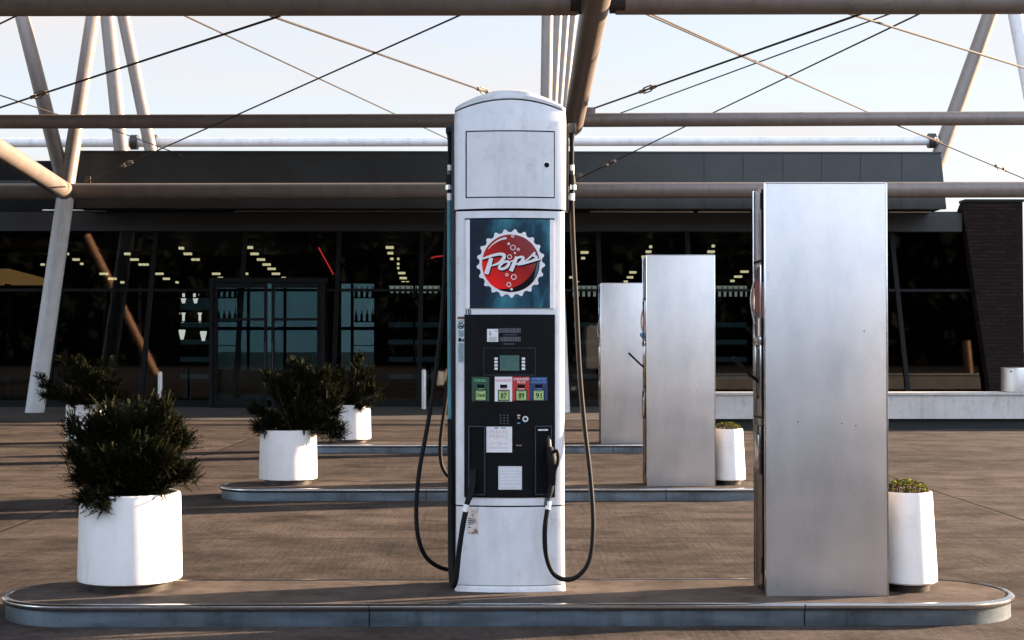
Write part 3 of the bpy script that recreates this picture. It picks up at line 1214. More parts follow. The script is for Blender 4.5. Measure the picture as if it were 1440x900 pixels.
frame(MB(), 680, 753, 488.5, 527, 0.7, 0.0055).build('screen_surround', 'panel_frame', panel)
scr = csheet(703, 730.2, 499, 520.5, O2, 0.002).build('screen', 'lcd', panel)
b = MB()
for y, x0, x1 in ((501.2, 712, 721), (505, 705, 707), (505, 710, 716), (508.6, 711, 720), (512.2, 709, 723), (515.8, 706, 713)):
    flat([(x0, y), (x1, y), (x1, y + 1.1), (x0, y + 1.1)], O3, b)
b.build('screen_text', 'ink_teal', scr)
for x0 in (695.3, 733.7):
    for y0 in (502, 506.7, 511.4, 516.1):
        csheet(x0, x0 + 4.6, y0, y0 + 3.3, O4, 0.003).build('button', 'decal_white', panel)
GR = [(663.6, 688, 529.5, 563.5, 'decal_green', 'DIESEL', 'ink_green', 676), (695.8, 720.2, 529, 563.6, 'decal_white', 'UNLEADED', 'ink_red', 708.3),
      (720.3, 744.4, 529, 562.5, 'decal_red', 'UNLEADED|PLUS', 'decal_white', 733), (744.8, 770, 529.5, 562.5, 'decal_blue', 'PREMIUM|UNLEADED', 'ink_blue', 757.4)]
for (x0, x1, y0, y1, m, tx, ink, cx), num in zip(GR, ('Diesel', '87', '89', '91')):
    g = csheet(x0, x1, y0, y1, O2, 0.001).build('grade_panel', m, panel)
    ls = tx.split('|')
    for i, s in enumerate(ls):
        wd = min(22.5, len(s) * 2.75)
        yy = (532.6 if len(ls) == 1 else 530.6) + i * 4.3
        text(s, cx - wd / 2, cx + wd / 2, yy, yy + 3.3, O3, ink, 'lettering', g, bold=0.012)
    csheet(cx - 5, cx + 5, 540, 544.8, O4, 0.001).build('price_window', 'ink', g)
    b = MB()
    flat([(cx - 4.5, 545.6), (cx + 4.5, 545.6), (cx + 4.5, 546.4), (cx - 4.5, 546.4)], O3, b)
    b.build('fine_print', ink, g)
    csheet(cx - 8.2, cx + 8.2, 547.3, 563.2, O3, 0.001).build('selector_bezel', 'ink', g)
    csheet(cx - 6.9, cx + 6.9, 548.6, 561.9, O4, 0.001).build('octane_button', 'decal_lime', g)
    w = 6 if num == 'Diesel' else 4.2
    text(num, cx - w, cx + w, 551.6, 559.6 if num != 'Diesel' else 557.5, O4 + .0005, 'ink', 'octane_lettering', g, bold=0.02)
    b = MB()
    flat([(cx - 4.6, 549.5), (cx + 4.6, 549.5), (cx + 4.6, 550.3), (cx - 4.6, 550.3)], O4 + .0005, b)
    for k in range(6):
        flat([(cx - 5.4 + k * 1.9, 560.2), (cx - 4.3 + k * 1.9, 560.2), (cx - 4.3 + k * 1.9, 560.9), (cx - 5.4 + k * 1.9, 560.9)], O4 + .0005, b)
    b.build('octane_print', 'ink_teal', g)
b = MB()
for x in (704, 709, 714):
    for y in (583, 586.8, 590.4, 594.2):
        csheetb = flat([(x - 1.1, y - .8), (x + 1.1, y - .8), (x + 1.1, y + .8), (x - 1.1, y + .8)], O2, b)
b.build('keypad', 'ink_grey', panel)
disc(738.7, 588.3, 4.1, O3, None, r0=2.6).build('card_ring', 'decal_white', panel)
disc(738.7, 588.3, 2.6, O2).build('reader_button', 'panel_frame', panel)
b = MB()
flat([(727.3, 582.3), (731.6, 582.3), (731.6, 584.3), (727.3, 584.3)], O2, b)
flat([(727.8, 586.2), (730.8, 586.2), (730.8, 587.8), (727.8, 587.8)], O2, b)
b.build('indicator', 'ink_pink', panel)
flat([(727.3, 593.2), (731.4, 593.2), (731.4, 594.8), (727.3, 594.8)], O2).build('indicator', 'ink_blue', panel)
for x0, x1 in ((658.5, 682.5), (752, 776)):
    hol = csheet(x0 + 1.6, x1 - 1.6, 599.6, 694, 0.0052, 0.004).build('nozzle_holster', 'ink', panel)
    frame(MB(), x0, x1, 598, 695, 1.6, 0.016, 0.012).build('holster_frame', 'panel_frame', hol)
csheet(756.5, 770.5, 602.6, 604.8, 0.012, 0.008).build('holster_label', 'decal_pale', panel)
csheet(725.5, 733.5, 624.2, 626, 0.010, 0.006).build('door_pull', 'bright_steel', panel)
st = csheet(684, 720, 599, 635, O2, 0.001).build('prepay_notice', 'decal_white', panel)
text('PLEASE', 689.5, 714, 603.8, 608.8, O3, 'ink_pink', 'lettering', st)
text('PREPAY', 688.5, 714.5, 610.2, 615.4, O3, 'ink_pink', 'lettering', st)
flat([(688.5, 617.2), (715, 617.2), (715, 617.8), (688.5, 617.8)], O3).build('rule', 'ink_pink', st)
text('Or Pay at', 689.5, 713.5, 620, 624.6, O3, 'ink_pink', 'lettering', st)
text('the Pump', 690, 713.5, 626.6, 631, O3, 'ink_pink', 'lettering', st)
flat([(695, 600.2), (711, 600.2), (711, 601.6), (695, 601.6)], O3).build('fine_print', 'ink_teal', st)
st = csheet(700.8, 733.8, 654.3, 687, O2, 0.001).build('paper_notice', 'decal_pale', panel)
b = MB()
rnd = random.Random(12)
for k in range(6):
    y = 657.5 + k * 4.6
    x = 704
    while x < 730:
        e = min(731, x + rnd.uniform(1.5, 4))
        flat([(x, y), (e, y), (e, y + 1.8), (x, y + 1.8)], O3, b)
        x = e + 0.9
b.build('notice_print', 'cap_grey', st)
lab = csheet(658, 672.5, 714, 750, -0.0035, 0.002).build('stained_label', 'stained_label', pump)
b = MB()
for y, x0, x1 in ((722.5, 663, 666), (727.5, 658.5, 663), (730.2, 658.5, 664.5), (732.8, 658.5, 665.5), (735.4, 658.5, 662.5), (740, 658.5, 662)):
    flat([(x0, y), (x1, y), (x1, y + 1.4), (x0, y + 1.4)], -0.0015, b)
b.build('fine_print', 'ink_teal', lab)

# side hose posts, hoses, nozzles
SY = 0.12        # depth of the side fittings behind the corner plane


def hardware(side):
    L_ = side < 0
    g = (lambda p: p) if L_ else (lambda p: p)
    cx = 632.5 if L_ else 804.2
    wid = 1 if L_ else 1
    b = MB()
    p0, p1 = PLc(cx - 5.5, 174, SY), PLc(cx + 5.5, 188, SY)
    b.box(p0.x, p1.x + (0.02 if L_ else 0), SY - 0.03, SY + 0.03, p1.z, p0.z, 0.004)
    if not L_:
        b.box(p0.x - 0.015, p0.x + .01, SY - 0.02, SY + 0.02, p1.z - 0.02, p0.z - 0.01, 0.004)
    br = b.build('hose_bracket', 'pump_dark' if L_ else 'header_grey', pump)
    seq = [('hose_collar', 'rubber', [(188, 4.6), (199, 3.2), (232, 3.0)]), ('clamp', 'clamp_white', [(232, 3.4), (240, 3.4)]), ('ferrule', 'panel_frame', [(240, 3.8), (245.5, 3.8)]),
           ('breakaway', 'rubber', [(245, 3.4), (249, 4.8), (258, 5.6), (261, 5.6)]), ('steel_ring', 'bright_steel', [(260.5, 6.6), (267, 6.6)]), ('hose_collar', 'rubber', [(267, 3.6), (273, 3.6)]),
           ('clamp', 'clamp_white', [(272, 4.2), (282, 4.0)])]
    for nm, m, pr in seq:
        b = MB()
        b.tube([PLc(cx, y, SY) for y, r in pr], [r / PS for y, r in pr], 14)
        b.build(nm, m, pump)
    # valve blocks beside
    for y0, y1 in ((262, 270), (275, 281)):
        b = MB()
        q0, q1 = PLc(cx + (5.5 if L_ else -7.5), y0, SY), PLc(cx + (9 if L_ else -4), y1, SY)
        b.box(q0.x, q1.x, SY - .02, SY + .02, q1.z, q0.z, 0.003)
        b.build('valve', 'clamp_white' if not L_ else 'pump_dark', pump)


hardware(-1)
hardware(1)
b = MB()
q0, q1 = PLc(635.5, 176, SY), PLc(639.5, 828, SY)
b.box(q0.x, q1.x + 0.01, SY - 0.06, SY + 0.12, 0.01, q0.z, 0.004)
b.build('side_channel', 'pump_dark', pump)
b = MB()
q0 = PLc(797.5, 190, SY)
b.box(q0.x - .006, q0.x + .006, SY - 0.04, SY + 0.06, Z(293), q0.z, 0.003)
b.build('side_bracket', 'pump_dark', pump)


def hose(pts, r, m, name='hose', n=9):
    b = MB()
    b.tube(spline([PLc(*p) for p in pts], n), r, 12)
    return b.build(name, m, pump)


RH = 0.0125
hose([(632.2, 280, SY), (632.4, 360, SY), (632.8, 480, SY - .02), (633, 590, SY - .05)], 0.0135, 'teal_hose')
hose([(633, 589, SY - .05), (633.2, 660, SY - .07), (633.4, 760, SY - .10), (634.2, 808, SY - .14), (637.5, 824, SY - .17), (641.5, 812, SY - .20), (645.5, 775, SY - .215), (651, 738, SY - .22), (655, 719, SY - .215)],
     [0.0137] * 72 + [0.0137], 'rubber') if False else hose([(633, 589, SY - .05), (633.2, 660, SY - .07), (633.4, 760, SY - .10), (634.2, 808, SY - .14), (637.5, 824, SY - .17), (641.5, 812, SY - .20), (645.5, 775, SY - .215), (651, 738, SY - .22), (655, 719, SY - .215)], 0.0135, 'rubber')
hose([(629, 283, SY + .1), (627, 340, SY + .1), (622, 440, SY + .08), (612, 530, SY + .05), (601, 600, SY + .03), (590, 660, SY), (585.5, 712, SY), (587.5, 752, SY), (597, 780, SY + .03), (613, 795, SY + .08), (631, 801, SY + .14), (650, 800, SY + .2)], RH * 0.92, 'rubber')
hose([(632, 520, SY + .3), (626, 570, SY + .3), (619.5, 620, SY + .28), (620.5, 650, SY + .28), (628, 667, SY + .28), (640, 676, SY + .28)], RH * 0.85, 'rubber')
hose([(804, 280, SY), (806, 340, SY), (810, 420, SY), (815, 520, SY - .03), (822, 600, SY - .07), (830, 670, SY - .12), (834, 735, SY - .16), (829.5, 785, SY - .18), (814, 809, SY - .19), (795, 815, SY - .20), (778, 806, SY - .21), (768, 780, SY - .215), (766, 748, SY - .22), (769, 722, SY - .22), (771, 714, SY - .215)],
     RH, 'rubber')


def nozzle(cx, top):
    """nozzle hanging in its holster: swivel at the bottom, grip and guard above"""
    y = -0.075
    b = MB()
    for p in ([(cx - 4, 703, y - .02), (cx, 692, y - .012), (cx + 2, 680, y)],):
        b.tube(spline([PLc(*q) for q in p], 5), [0.013 + 0.004 * i / 10 for i in range(11)], 12)
    b.tube(spline([PLc(cx + 2, 682, y), PLc(cx + 3, 664, y - .004), PLc(cx + 2, 645, y), PLc(cx - 1, 630, y + .02)], 6),
           [0.018, .0185, .019, .0195, .02, .021, .022, .023, .024, .025, .026, .027, .027, .026, .025, .024, .022, .021, .02], 14)
    nz = b.build('nozzle', 'rubber', pump)
    b = MB()
    b.tube(spline([PLc(cx - 1, 632, y + .01), PLc(cx - 2, 618, y + .045), PLc(cx - 3, 608, y + .07)], 5), 0.012, 10)
    b.build('spout', 'header_grey', nz)
    b = MB()
    b.tube(spline([PLc(cx + 4, 636, y - .02), PLc(cx + 9.5, 634, y - .03), PLc(cx + 11.5, 642, y - .03), PLc(cx + 10.5, 652, y - .03), PLc(cx + 7, 662, y - .02), PLc(cx + 6, 682, y - .01)], 5), 0.009, 8)
    b.build('trigger_guard', 'rubber', nz)
    b = MB()
    b.tube([PLc(cx - 3.2, 701, y - .018), PLc(cx - 5.0, 711, y - .022)], [0.0155, 0.0145], 12)
    b.build('swivel', 'panel_frame', nz)
    return nz


def lever_nozzle(cx, flip):
    y = -0.07
    return y


nozzle(773.5, 1)
# left nozzle sits deeper: only its swivel end shows below the holster
b = MB()
b.tube(spline([PLc(655.5, 712, -0.095), PLc(658.5, 703, -0.09), PLc(662, 694, -0.075), PLc(664.5, 682, -0.05), PLc(666, 660, -0.035)], 5),
       [.0125 + .0005 * i for i in range(12)] + [.018] * 9, 12)
nzl = b.build('nozzle', 'rubber', pump)
b = MB()
b.tube([PLc(656.2, 709.5, -0.096), PLc(653.2, 719.5, -0.098)], [0.0145, 0.0145], 12)
b.build('clamp', 'clamp_white', nzl)
b = MB()
b.tube([PLc(771.4, 705, -0.097), PLc(770.2, 716, -0.098)], [0.0145, 0.0145], 12)
b.build('clamp', 'clamp_white', pump)
dup(pump, (0, SP, 0), 'tall fuel pump on the middle island, hidden behind the nearest pump')

# ------------------------------------------------------------------ canopy frame
can = empty('canopy', (0, 24, 0), 'tubular steel canopy frame with leaning columns and crossed tie rods over the forecourt', 'canopy')
CO = Vector((0, 24, 0))


def seg(name, p0, p1, r, m='tube_paint', ext0=0.0, ext1=0.0, n=24, par=None, r1=None):
    a, c = Vector(p0) - CO, Vector(p1) - CO
    d = c - a
    a2, c2 = a - d * ext0, c + d * ext1
    b = MB()
    b.tube([a2, c2], [r, r1 or r], n)
    return b.build(name, m, par or can)


T0Y, T1Y, T2Y, T3Y = 18.0, 26.0, 40.0, 30.8
NODE = at(93, 270, T3Y)
seg('beam', at(-400, 4.5, T0Y), at(812, 3.0, T0Y), 0.16)
seg('beam', at(866, 2.0, T0Y), at(1840, 0.5, T0Y), 0.16)
seg('beam', at(-400, 172, T1Y), at(803, 169.5, T1Y), 0.122)
seg('beam', at(818, 169, T1Y), at(1840, 164.5, T1Y), 0.122)
seg('beam', at(-400, 201.5, T2Y), at(1318, 198, T2Y), 0.124, 'column_paint')
seg('beam', at(-400, 270, T3Y), at(1840, 266, T3Y), 0.165)
# diagonal main beam with sleeve joints
D0, D1 = at(806, 176, T1Y), at(837.5, 4, 17.7)
db = seg('main_beam', D0, D1, 0.172, ext1=0.9, ext0=0.01)
for q in ((812, 3, T0Y - .02), (868, 2, T0Y - .02)):
    p = at(*q)
    seg('sleeve', p - Vector((.09, 0, 0)), p + Vector((.09, 0, 0)), 0.145, 'rod_steel')
p = at(820, 169, T1Y)
seg('sleeve', p - Vector((.10, 0, 0)), p + Vector((.14, 0, 0)), 0.110, 'turnbuckle_steel')
g0 = at(826, 155, T1Y) - CO
b = MB()
b.box(g0.x - .03, g0.x + .14, g0.y - .02, g0.y + .02, g0.z - .12, g0.z + .05, 0.004)
b.build('gusset', 'tube_paint', can)
# columns and their branching struts
seg('column', at(48, 585, T3Y), NODE, 0.190, 'column_paint', r1=0.178)
seg('column', at(789, 585, T3Y), at(776, 270, T3Y), 0.190, 'column_paint', r1=0.178)
seg('strut', NODE, at(28, 10, 32.4), 0.155, ext1=0.5)
seg('strut', NODE, at(133, 10, 32.4), 0.155, ext1=0.5)
arm0, arm1 = NODE, at(0, 211, 27.0)
seg('strut', arm0, arm1, 0.185, ext1=2.2)
b = MB()
sv = []
for k in range(9):
    a = math.pi * k / 8
    sv.append(0)
nd = NODE - CO
b.ellip([(nd.z - .19, .01, .01), (nd.z - .16, .11, .11), (nd.z - .09, .175, .175), (nd.z, .20, .20), (nd.z + .09, .175, .175), (nd.z + .16, .11, .11), (nd.z + .19, .01, .01)], nd.x, nd.y, 24)
b.build('node', 'column_paint', can)
seg('strut', at(150, 10, 38), at(173.5, 240, 38), 0.185, ext0=0.3)
seg('strut', at(171, 10, 39.4), at(218, 240, 39.4), 0.165, ext0=0.3)
seg('strut', at(1396, 10, 40), at(1306, 260, 40), 0.205, ext0=0.3)
seg('strut', at(1426, 10, 39), at(1458, 180, 39), 0.19, 'column_paint', ext0=0.3)
for (xt, xb, Y, r) in ((770, 767, 38, .15), (785, 774, 46, .14), (796, 780, 50, .15), (807, 786, 54, .16)):
    seg('strut', at(xt, 10, Y), at(xb, 215, Y), r, ext0=0.3)
# flanged couplings where the far beam meets the raking struts
for px, py in ((189, 200), (216, 200), (1310, 198)):
    p = at(px, py, T2Y - .02)
    f = seg('coupling', p - Vector((.09, 0, 0)), p + Vector((.09, 0, 0)), 0.20, 'header_grey')


def rod(pts, tb=(), r=0.013):
    """tie rod through measured points (px, py, Y); tb = turnbuckle positions as fractions"""
    P = [at(*p) - CO for p in pts]
    b = MB()
    b.tube(P, r, 8)
    o = b.build('tie_rod', 'rod_steel', can)
    a, c = P[0], P[-1]
    d = (c - a).normalized()
    side = d.cross(Vector((0, 1, 0))).normalized()
    for f in tb:
        m = a.lerp(c, f)
        t = MB()
        L = 0.17
        for s in (-1, 1):
            t.tube([m - d * L + side * s * 0.016, m - d * L * .7 + side * s * 0.045, m + d * L * .7 + side * s * 0.045, m + d * L + side * s * 0.016], 0.012, 6)
        t.tube([m - d * (L + .10), m - d * (L * .62)], 0.030, 8)
        t.tube([m + d * (L * .62), m + d * (L + .10)], 0.030, 8)
        t.build('turnbuckle', 'turnbuckle_steel', o)
    return o


rod([(-60, 171, 25.5), (395, 22, 18.2)], (0.32,), 0.016)
rod([(380, 22, 18.2), (720, 142, 25.5)], (0.845,), 0.016)
rod([(255, 20, 19.0), (640, 200, 30.3)], (), 0.0115)
rod([(650, 20, 19.0), (122, 256, 30.3)], (0.84,), 0.0125)
rod([(-30, 124, 26.5), (90, 164, 28)], (), 0.012)
rod([(-20, 43, 20), (40, 14, 19)], (), 0.012)
rod([(836, 152, 25.5), (1215, 18, 18.2)], (0.255,), 0.016)
rod([(1190, 18, 18.2), (1500, 114, 25)], (), 0.016)
rod([(900, 16, 19.0), (1262, 176, 29.0), (1480, 268, 30.3)], (0.815,), 0.0125)
rod([(912, 18, 20.0), (1265, 178, 33), (1325, 200, 38)], (0.96,), 0.0125)
rod([(1300, 16, 19.0), (1000, 160, 28.0), (812, 252, 30.3)], (0.86,), 0.0125)
rod([(1255, 18, 21.0), (870, 160, 30.0)], (), 0.012)
rod([(152, 180, 36), (255, 218, 31.8)], (), 0.012)
# small lug plates where rods meet the eaves beam
for q in ((124, 251, 30.5), (815, 247, 30.5)):
    p = at(*q) - CO
    b = MB()
    b.box(p.x - .07, p.x + .05, p.y - .01, p.y + .01, p.z - .10, p.z + .05, 0.003)
    b.build('lug_plate', 'turnbuckle_steel', can)
b = MB()
b.box(-22, 3, -23.0, 6.0, 8.65, 8.9)  # deck out of frame, extent and height set to shade tubes and ground
b.build('unseen_roof_deck', 'deck_grey', can, smooth=False)

# ------------------------------------------------------------------ store
FY, GY = 32.0, 33.5
store = empty('store_building', (0, GY, 0), 'long low glass-fronted store with dark metal eaves behind the pumps', 'store')
SO = Vector((0, GY, 0))


def sbox(name, m, x0, x1, y0, y1, z0, z1, bev=0.0, par=None):
    b = MB()
    b.box(x0, x1, y0 - GY, y1 - GY, z0, z1, bev)
    return b.build(name, m, par or store, smooth=bool(bev))


zt, zb = at(700, 215, FY).z, at(700, 293, FY).z
fx0, fx1 = at(112, 230, FY).x, at(1323, 215, FY).x
fx1b = at(1331, 293, FY).x
fx0b = at(106, 293, FY).x
# eaves fascia, slightly battered ends
b = MB()
b.prism([(fx0b, zb), (fx1b, zb), (fx1, zt), (fx0, zt)], FY - GY, FY + 0.16 - GY)
fas = b.build('fascia', 'fascia_panel', store, smooth=False)
b = MB()
for px in (990, 1045, 1101, 1155, 1210, 1268):
    x = at(px, 250, FY).x
    b.box(x - .0045, x + .0045, FY - GY - .002, FY - GY + .01, zb + .01, zt - .01)
b.build('panel_seam', 'seam', fas, smooth=False)
b = MB()
b.box(fx0 - .02, fx1 + .02, FY - GY - .02, FY - GY + .2, zt, zt + .035)
b.build('coping', 'header_grey', fas, smooth=False)
z2 = at(40, 226, 34.5).z
sbox('fascia', 'dark_alu', -16, fx0b - 0.05, 34.5, 34.7, 3.9, z2)
# soffit, header; glossy tubes added to imitate a line of reflected sky
sbox('soffit', 'dark_alu', fx0b, fx1b, FY + .16, 33.6, zb + .02, zb + .10)
for px0, px1 in ((830, 975), (982, 1055), (1250, 1310), (60, 150), (330, 625)):
    a, c = at(px0, 297, 32.6), at(px1, 297, 32.6)
    b = MB()
    b.tube([(a.x, 32.6 - GY, at(700, 297, 32.6).z), (c.x, 32.6 - GY, at(700, 297, 32.6).z)], 0.028, 10)
    b.build('glint_tube', 'lip_steel', store)
hz0, hz1 = at(700, 325, 33.3).z, at(700, 299, 33.3).z
hx1 = at(1353, 310, 33.3).x
sbox('header', 'header_grey', -16, hx1, 33.3, 33.55, hz0, hz1)
sbox('lintel_band', 'dark_alu', -16, fx1b - .1, 33.4, 33.6, hz1, 4.9)
# roof, rear and side walls, floor, ceiling
sbox('roof', 'roof_dark', -16, 9.9, 33.6, 47, 4.9, 5.1)
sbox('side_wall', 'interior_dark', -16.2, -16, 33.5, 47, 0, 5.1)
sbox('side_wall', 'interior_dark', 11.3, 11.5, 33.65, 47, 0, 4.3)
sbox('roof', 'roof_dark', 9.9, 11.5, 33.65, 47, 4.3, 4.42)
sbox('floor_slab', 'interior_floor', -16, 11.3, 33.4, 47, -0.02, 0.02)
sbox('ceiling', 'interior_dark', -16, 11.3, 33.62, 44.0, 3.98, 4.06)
BW = 44.0
w1 = [at(298, 400, BW).x, at(452, 400, BW).x, at(478, 400, BW).x, at(528, 400, BW).x]
wz0, wz1 = 0.6, at(300, 394, BW).z
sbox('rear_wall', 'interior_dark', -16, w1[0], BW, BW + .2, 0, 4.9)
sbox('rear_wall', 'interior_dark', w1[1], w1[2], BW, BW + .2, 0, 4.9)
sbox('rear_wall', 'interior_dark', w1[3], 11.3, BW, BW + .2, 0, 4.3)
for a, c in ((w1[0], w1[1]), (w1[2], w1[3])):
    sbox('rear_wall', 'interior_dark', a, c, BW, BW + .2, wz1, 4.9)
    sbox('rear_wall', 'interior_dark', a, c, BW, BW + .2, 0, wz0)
    wf = MB()
    for z in (wz0 + .02, 1.9, wz1 - .05):
        wf.box(a, c, BW - GY - .02, BW - GY + .05, z - .05, z + .05)
    k = 0
    x = a
    while x < c + .01:
        wf.box(x - .04, x + .04, BW - GY - .03, BW - GY + .06, wz0, wz1)
        x += (c - a) / (3 if c - a > 2 else 1)
    wfo = wf.build('rear_window', 'dark_alu', store, smooth=False)
    g = MB()
    g.box(a, c, BW - GY + .08, BW - GY + .09, wz0, wz1)
    g.build('pane', 'rear_glass', wfo, smooth=False)
# front glazing: panes between raking mullions
top_z = hz0 + .03
mx_top = [-9.6, -7.6, -5.6, -3.5, -1.65, 0.3, 2.3, 4.3, 6.6, 8.9]
lean = lambda x: x * 1.045
for i, x in enumerate(mx_top):
    b = MB()
    xb = lean(x)
    b.prism([(xb - .05, 0.0), (xb + .05, 0.0), (x + .05, top_z), (x - .05, top_z)], 33.44 - GY, 33.56 - GY)
    b.build('mullion', 'dark_alu', store, smooth=False)
edges = [-15.9] + mx_top + [10.6]
for a, c in zip(edges[:-1], edges[1:]):
    b = MB()
    b.prism([(lean(a) if a > -15 else a, 0.02), (lean(c), 0.02), (c, top_z), (a, top_z)], 33.495 - GY, 33.505 - GY)
    b.build('window_pane', 'tinted_glass', store, smooth=False)
b = MB()
b.box(-16, 11.1, 33.43 - GY, 33.57 - GY, 0.0, 0.16)
b.box(-16, 10.75, 33.45 - GY, 33.55 - GY, 2.60, 2.66)
b.build('transom', 'dark_alu', store, smooth=False)
# entrance: two glazed door leaves in a projecting frame
ez = at(300, 397, 33.2).z
ex = [at(p, 480, 33.2).x for p in (299, 376, 382, 455)]
b = MB()
b.box(ex[0] - .06, ex[3] + .06, 33.1 - GY, 33.42 - GY, ez, ez + .10)
for x in (ex[0], ex[3]):
    b.box(x - .06, x + .02, 33.1 - GY, 33.42 - GY, 0.012, ez)
b.build('entrance_frame', 'dark_alu', store, smooth=False)
for a, c in ((ex[0] + .03, ex[1]), (ex[2], ex[3] - .07)):
    b = MB()
    y0, y1 = 33.15 - GY, 33.21 - GY
    b.box(a, a + .07, y0, y1, 0.03, ez - .01)
    b.box(c - .07, c, y0, y1, 0.03, ez - .01)
    b.box(a + .07, c - .07, y0, y1, ez - .12, ez - .01)
    b.box(a + .07, c - .07, y0, y1, 0.03, 0.22)
    b.box(a + .07, c - .07, y0 + .005, y1 - .005, 1.94, 2.0)
    dr = b.build('door', 'dark_alu', store, smooth=False)
    b = MB()
    b.box(a + .07, c - .07, y0 + .025, y0 + .033, 0.22, ez - .12)
    b.build('door_pane', 'clear_glass', dr, smooth=False)
    b = MB()
    hx = c - .035 if a < ex[1] - .5 and c <= ex[1] else a + .035
    b.tube([(hx, y0 - .05, 0.85), (hx, y0 - .05, 1.45)], 0.010, 8)
    b.tube([(hx, y0 - .05, 0.85), (hx, y0, 0.85)], 0.012, 6)
    b.tube([(hx, y0 - .05, 1.45), (hx, y0, 1.45)], 0.012, 6)
    b.build('handle', 'header_grey', dr)
# ceiling lamps in slanting rows
CZ = 3.75
LAMPS = [(350, 348, 1), (358, 357, 1), (367, 365, 1), (375, 372, 1), (382, 378, 1), (388, 385, 1), (399, 391, .5),
         (255, 349, .6), (264, 357, 1), (275, 365, 1), (304, 385, 1), (310, 391, .6), (347, 385, .3),
         (179, 357, .7), (189, 365, 1), (197, 372, .3), (202, 372, .3), (207, 372, .3), (224, 385, 1), (234, 392, .8), (249, 397, .3),
         (146, 385, 1), (158, 392, 1), (172, 397, .4), (93, 357, .6), (107, 365, .8), (115, 371, .3),
         (548, 348, 1), (549, 356, .7), (551, 364, .4), (560, 364, .25), (560, 371, .3), (560, 377, .25), (565, 384, .9), (567, 391, .9), (567, 397, .4), (573, 397, .4),
         (822, 355, 1), (820, 363, .5), (805, 390, .8), (812, 397, .4), (915, 347, .35), (912, 354, .7), (905, 361, .5), (890, 383, .9), (886, 390, .8), (880, 396, .5),
         (1000, 354, .9), (1003, 346, .35), (1047, 382, 1), (1038, 389, 1), (1030, 395, .5), (985, 320, .3), (42, 395, .4), (60, 372, .4)]
for px, py, w in LAMPS:
    d = (CZ - 1.355) * F / (488 - py)
    d = min(max(d, 34.6), 42.5)
    p = at(px, py, d)
    hw = 5.4 * w * d / F
    b = MB()
    b.box(p.x - hw, p.x + hw, p.y - GY - .06, p.y - GY + .06, p.z - .03, p.z + .03)
    b.build('ceiling_lamp', 'lamp_warm', store, smooth=False)
# end wall of dark brick with a raking edge
b = MB()
by = 33.2
bt = at(1400, 284, by).z
pl = [(at(1396, 560, by).x, 0.0), (at(1441, 560, by).x, 0.0), (at(1438, 284, by).x, bt), (at(1358, 284, by).x, bt), (at(1354, 295, by).x, bt - .16)]
b.prism(pl, by - GY, 33.62 - GY)
b.build('brick_end_wall', 'dark_brick', store, smooth=False)
b = MB()
b.prism([(pl[3][0] - .02, bt + .002), (pl[2][0] + .03, bt + .002), (pl[2][0] + .03, bt + .06), (pl[3][0] - .02, bt + .06)], by - GY - .03, 33.63 - GY)
b.build('wall_cap', 'dark_alu', store, smooth=False)

# ------------------------------------------------------------------ inside the store
rows = [(-11.2, -9.0), (-8.2, -5.9), (-3.3, -1.1), (1.75, 6.2)]
where = ['far left', 'left of the entrance', 'between the entrance and the pump', 'behind the steel cabinets']
b = MB()
for i, z in enumerate((0.0, 0.06, 0.14, 0.175, 0.2, 0.245, 0.25)):
    pass
b.ellip([(0, .030, .030), (.005, .033, .033), (.135, .033, .033), (.165, .022, .022), (.19, .013, .013), (.235, .012, .012), (.238, .015, .015), (.25, .015, .015)], n=10)
bottle = b.build('bottle', 'bottle_glass')
first = True
for (a, c), wh in zip(rows, where):
    t = empty('bottle_shelf', ((a + c) / 2, 34.4, 0.0), 'dark display shelf of soda bottles behind the glass, ' + wh, 'shelf', 'bottle shelves behind the glass')
    hw = (c - a) / 2
    for z in (2.50, 1.95, 1.40, 0.85):
        b = MB()
        b.box(-hw, hw, -.16, .16, z - .022, z)
        b.build('shelf_board', 'dark_alu', t, smooth=False)
    for s in (-1, 1):
        b = MB()
        b.box(s * hw - .02, s * hw + .02, -.17, .17, 0.02, 2.8)
        b.build('upright', 'dark_alu', t, smooth=False)
    k = int((c - a) / 0.125)
    for i in range(k):
        for z in (2.50, 1.95):
            if first:
                o = bottle
                first = False
            else:
                o = bottle.copy()
                C.objects.link(o)
            o.location = (a + .09 + (c - a - .18) * i / (k - 1), 34.4, z)
            tag(o, 'dark soda bottle standing in a row on a shelf behind the glass', 'bottle', 'soda bottles on the shelves behind the glass')


def cooler(px0, px1, py0, py1, m, label, Y=39.0):
    p0, p1 = at(px0, py1, Y), at(px1, py0, Y)
    t = empty('drinks_cooler', ((p0.x + p1.x) / 2, Y, 0.02), label, 'cooler', 'lit coolers at the back of the store')
    hw = (p1.x - p0.x) / 2
    b = MB()
    b.box(-hw - .06, hw + .06, 0.05, .75, 0, p1.z + .1)
    b.build('body', 'dark_alu', t, smooth=False)
    b = MB()
    b.box(-hw, hw, 0.02, .048, p0.z, p1.z)
    b.build('light_strip', m, t, smooth=False)
    b = MB()
    n = max(1, round(2 * hw / .7))
    for k in range(n + 1):
        x = -hw + 2 * hw * k / n
        b.box(x - .03, x + .03, -.02, .02, 0.1, p1.z)
    for z in (0.12, p0.z - .04):
        b.box(-hw, hw, -.018, .018, z - .03, z + .03)
    b.build('door_frame', 'dark_alu', t, smooth=False)
    b = MB()
    for z in (0.5, 0.95, 1.4, 1.85):
        b.box(-hw + .03, hw - .03, 0.022, .046, z, z + .13)
    b.build('lit_shelf', 'cooler_blue', t, smooth=False)
    return t


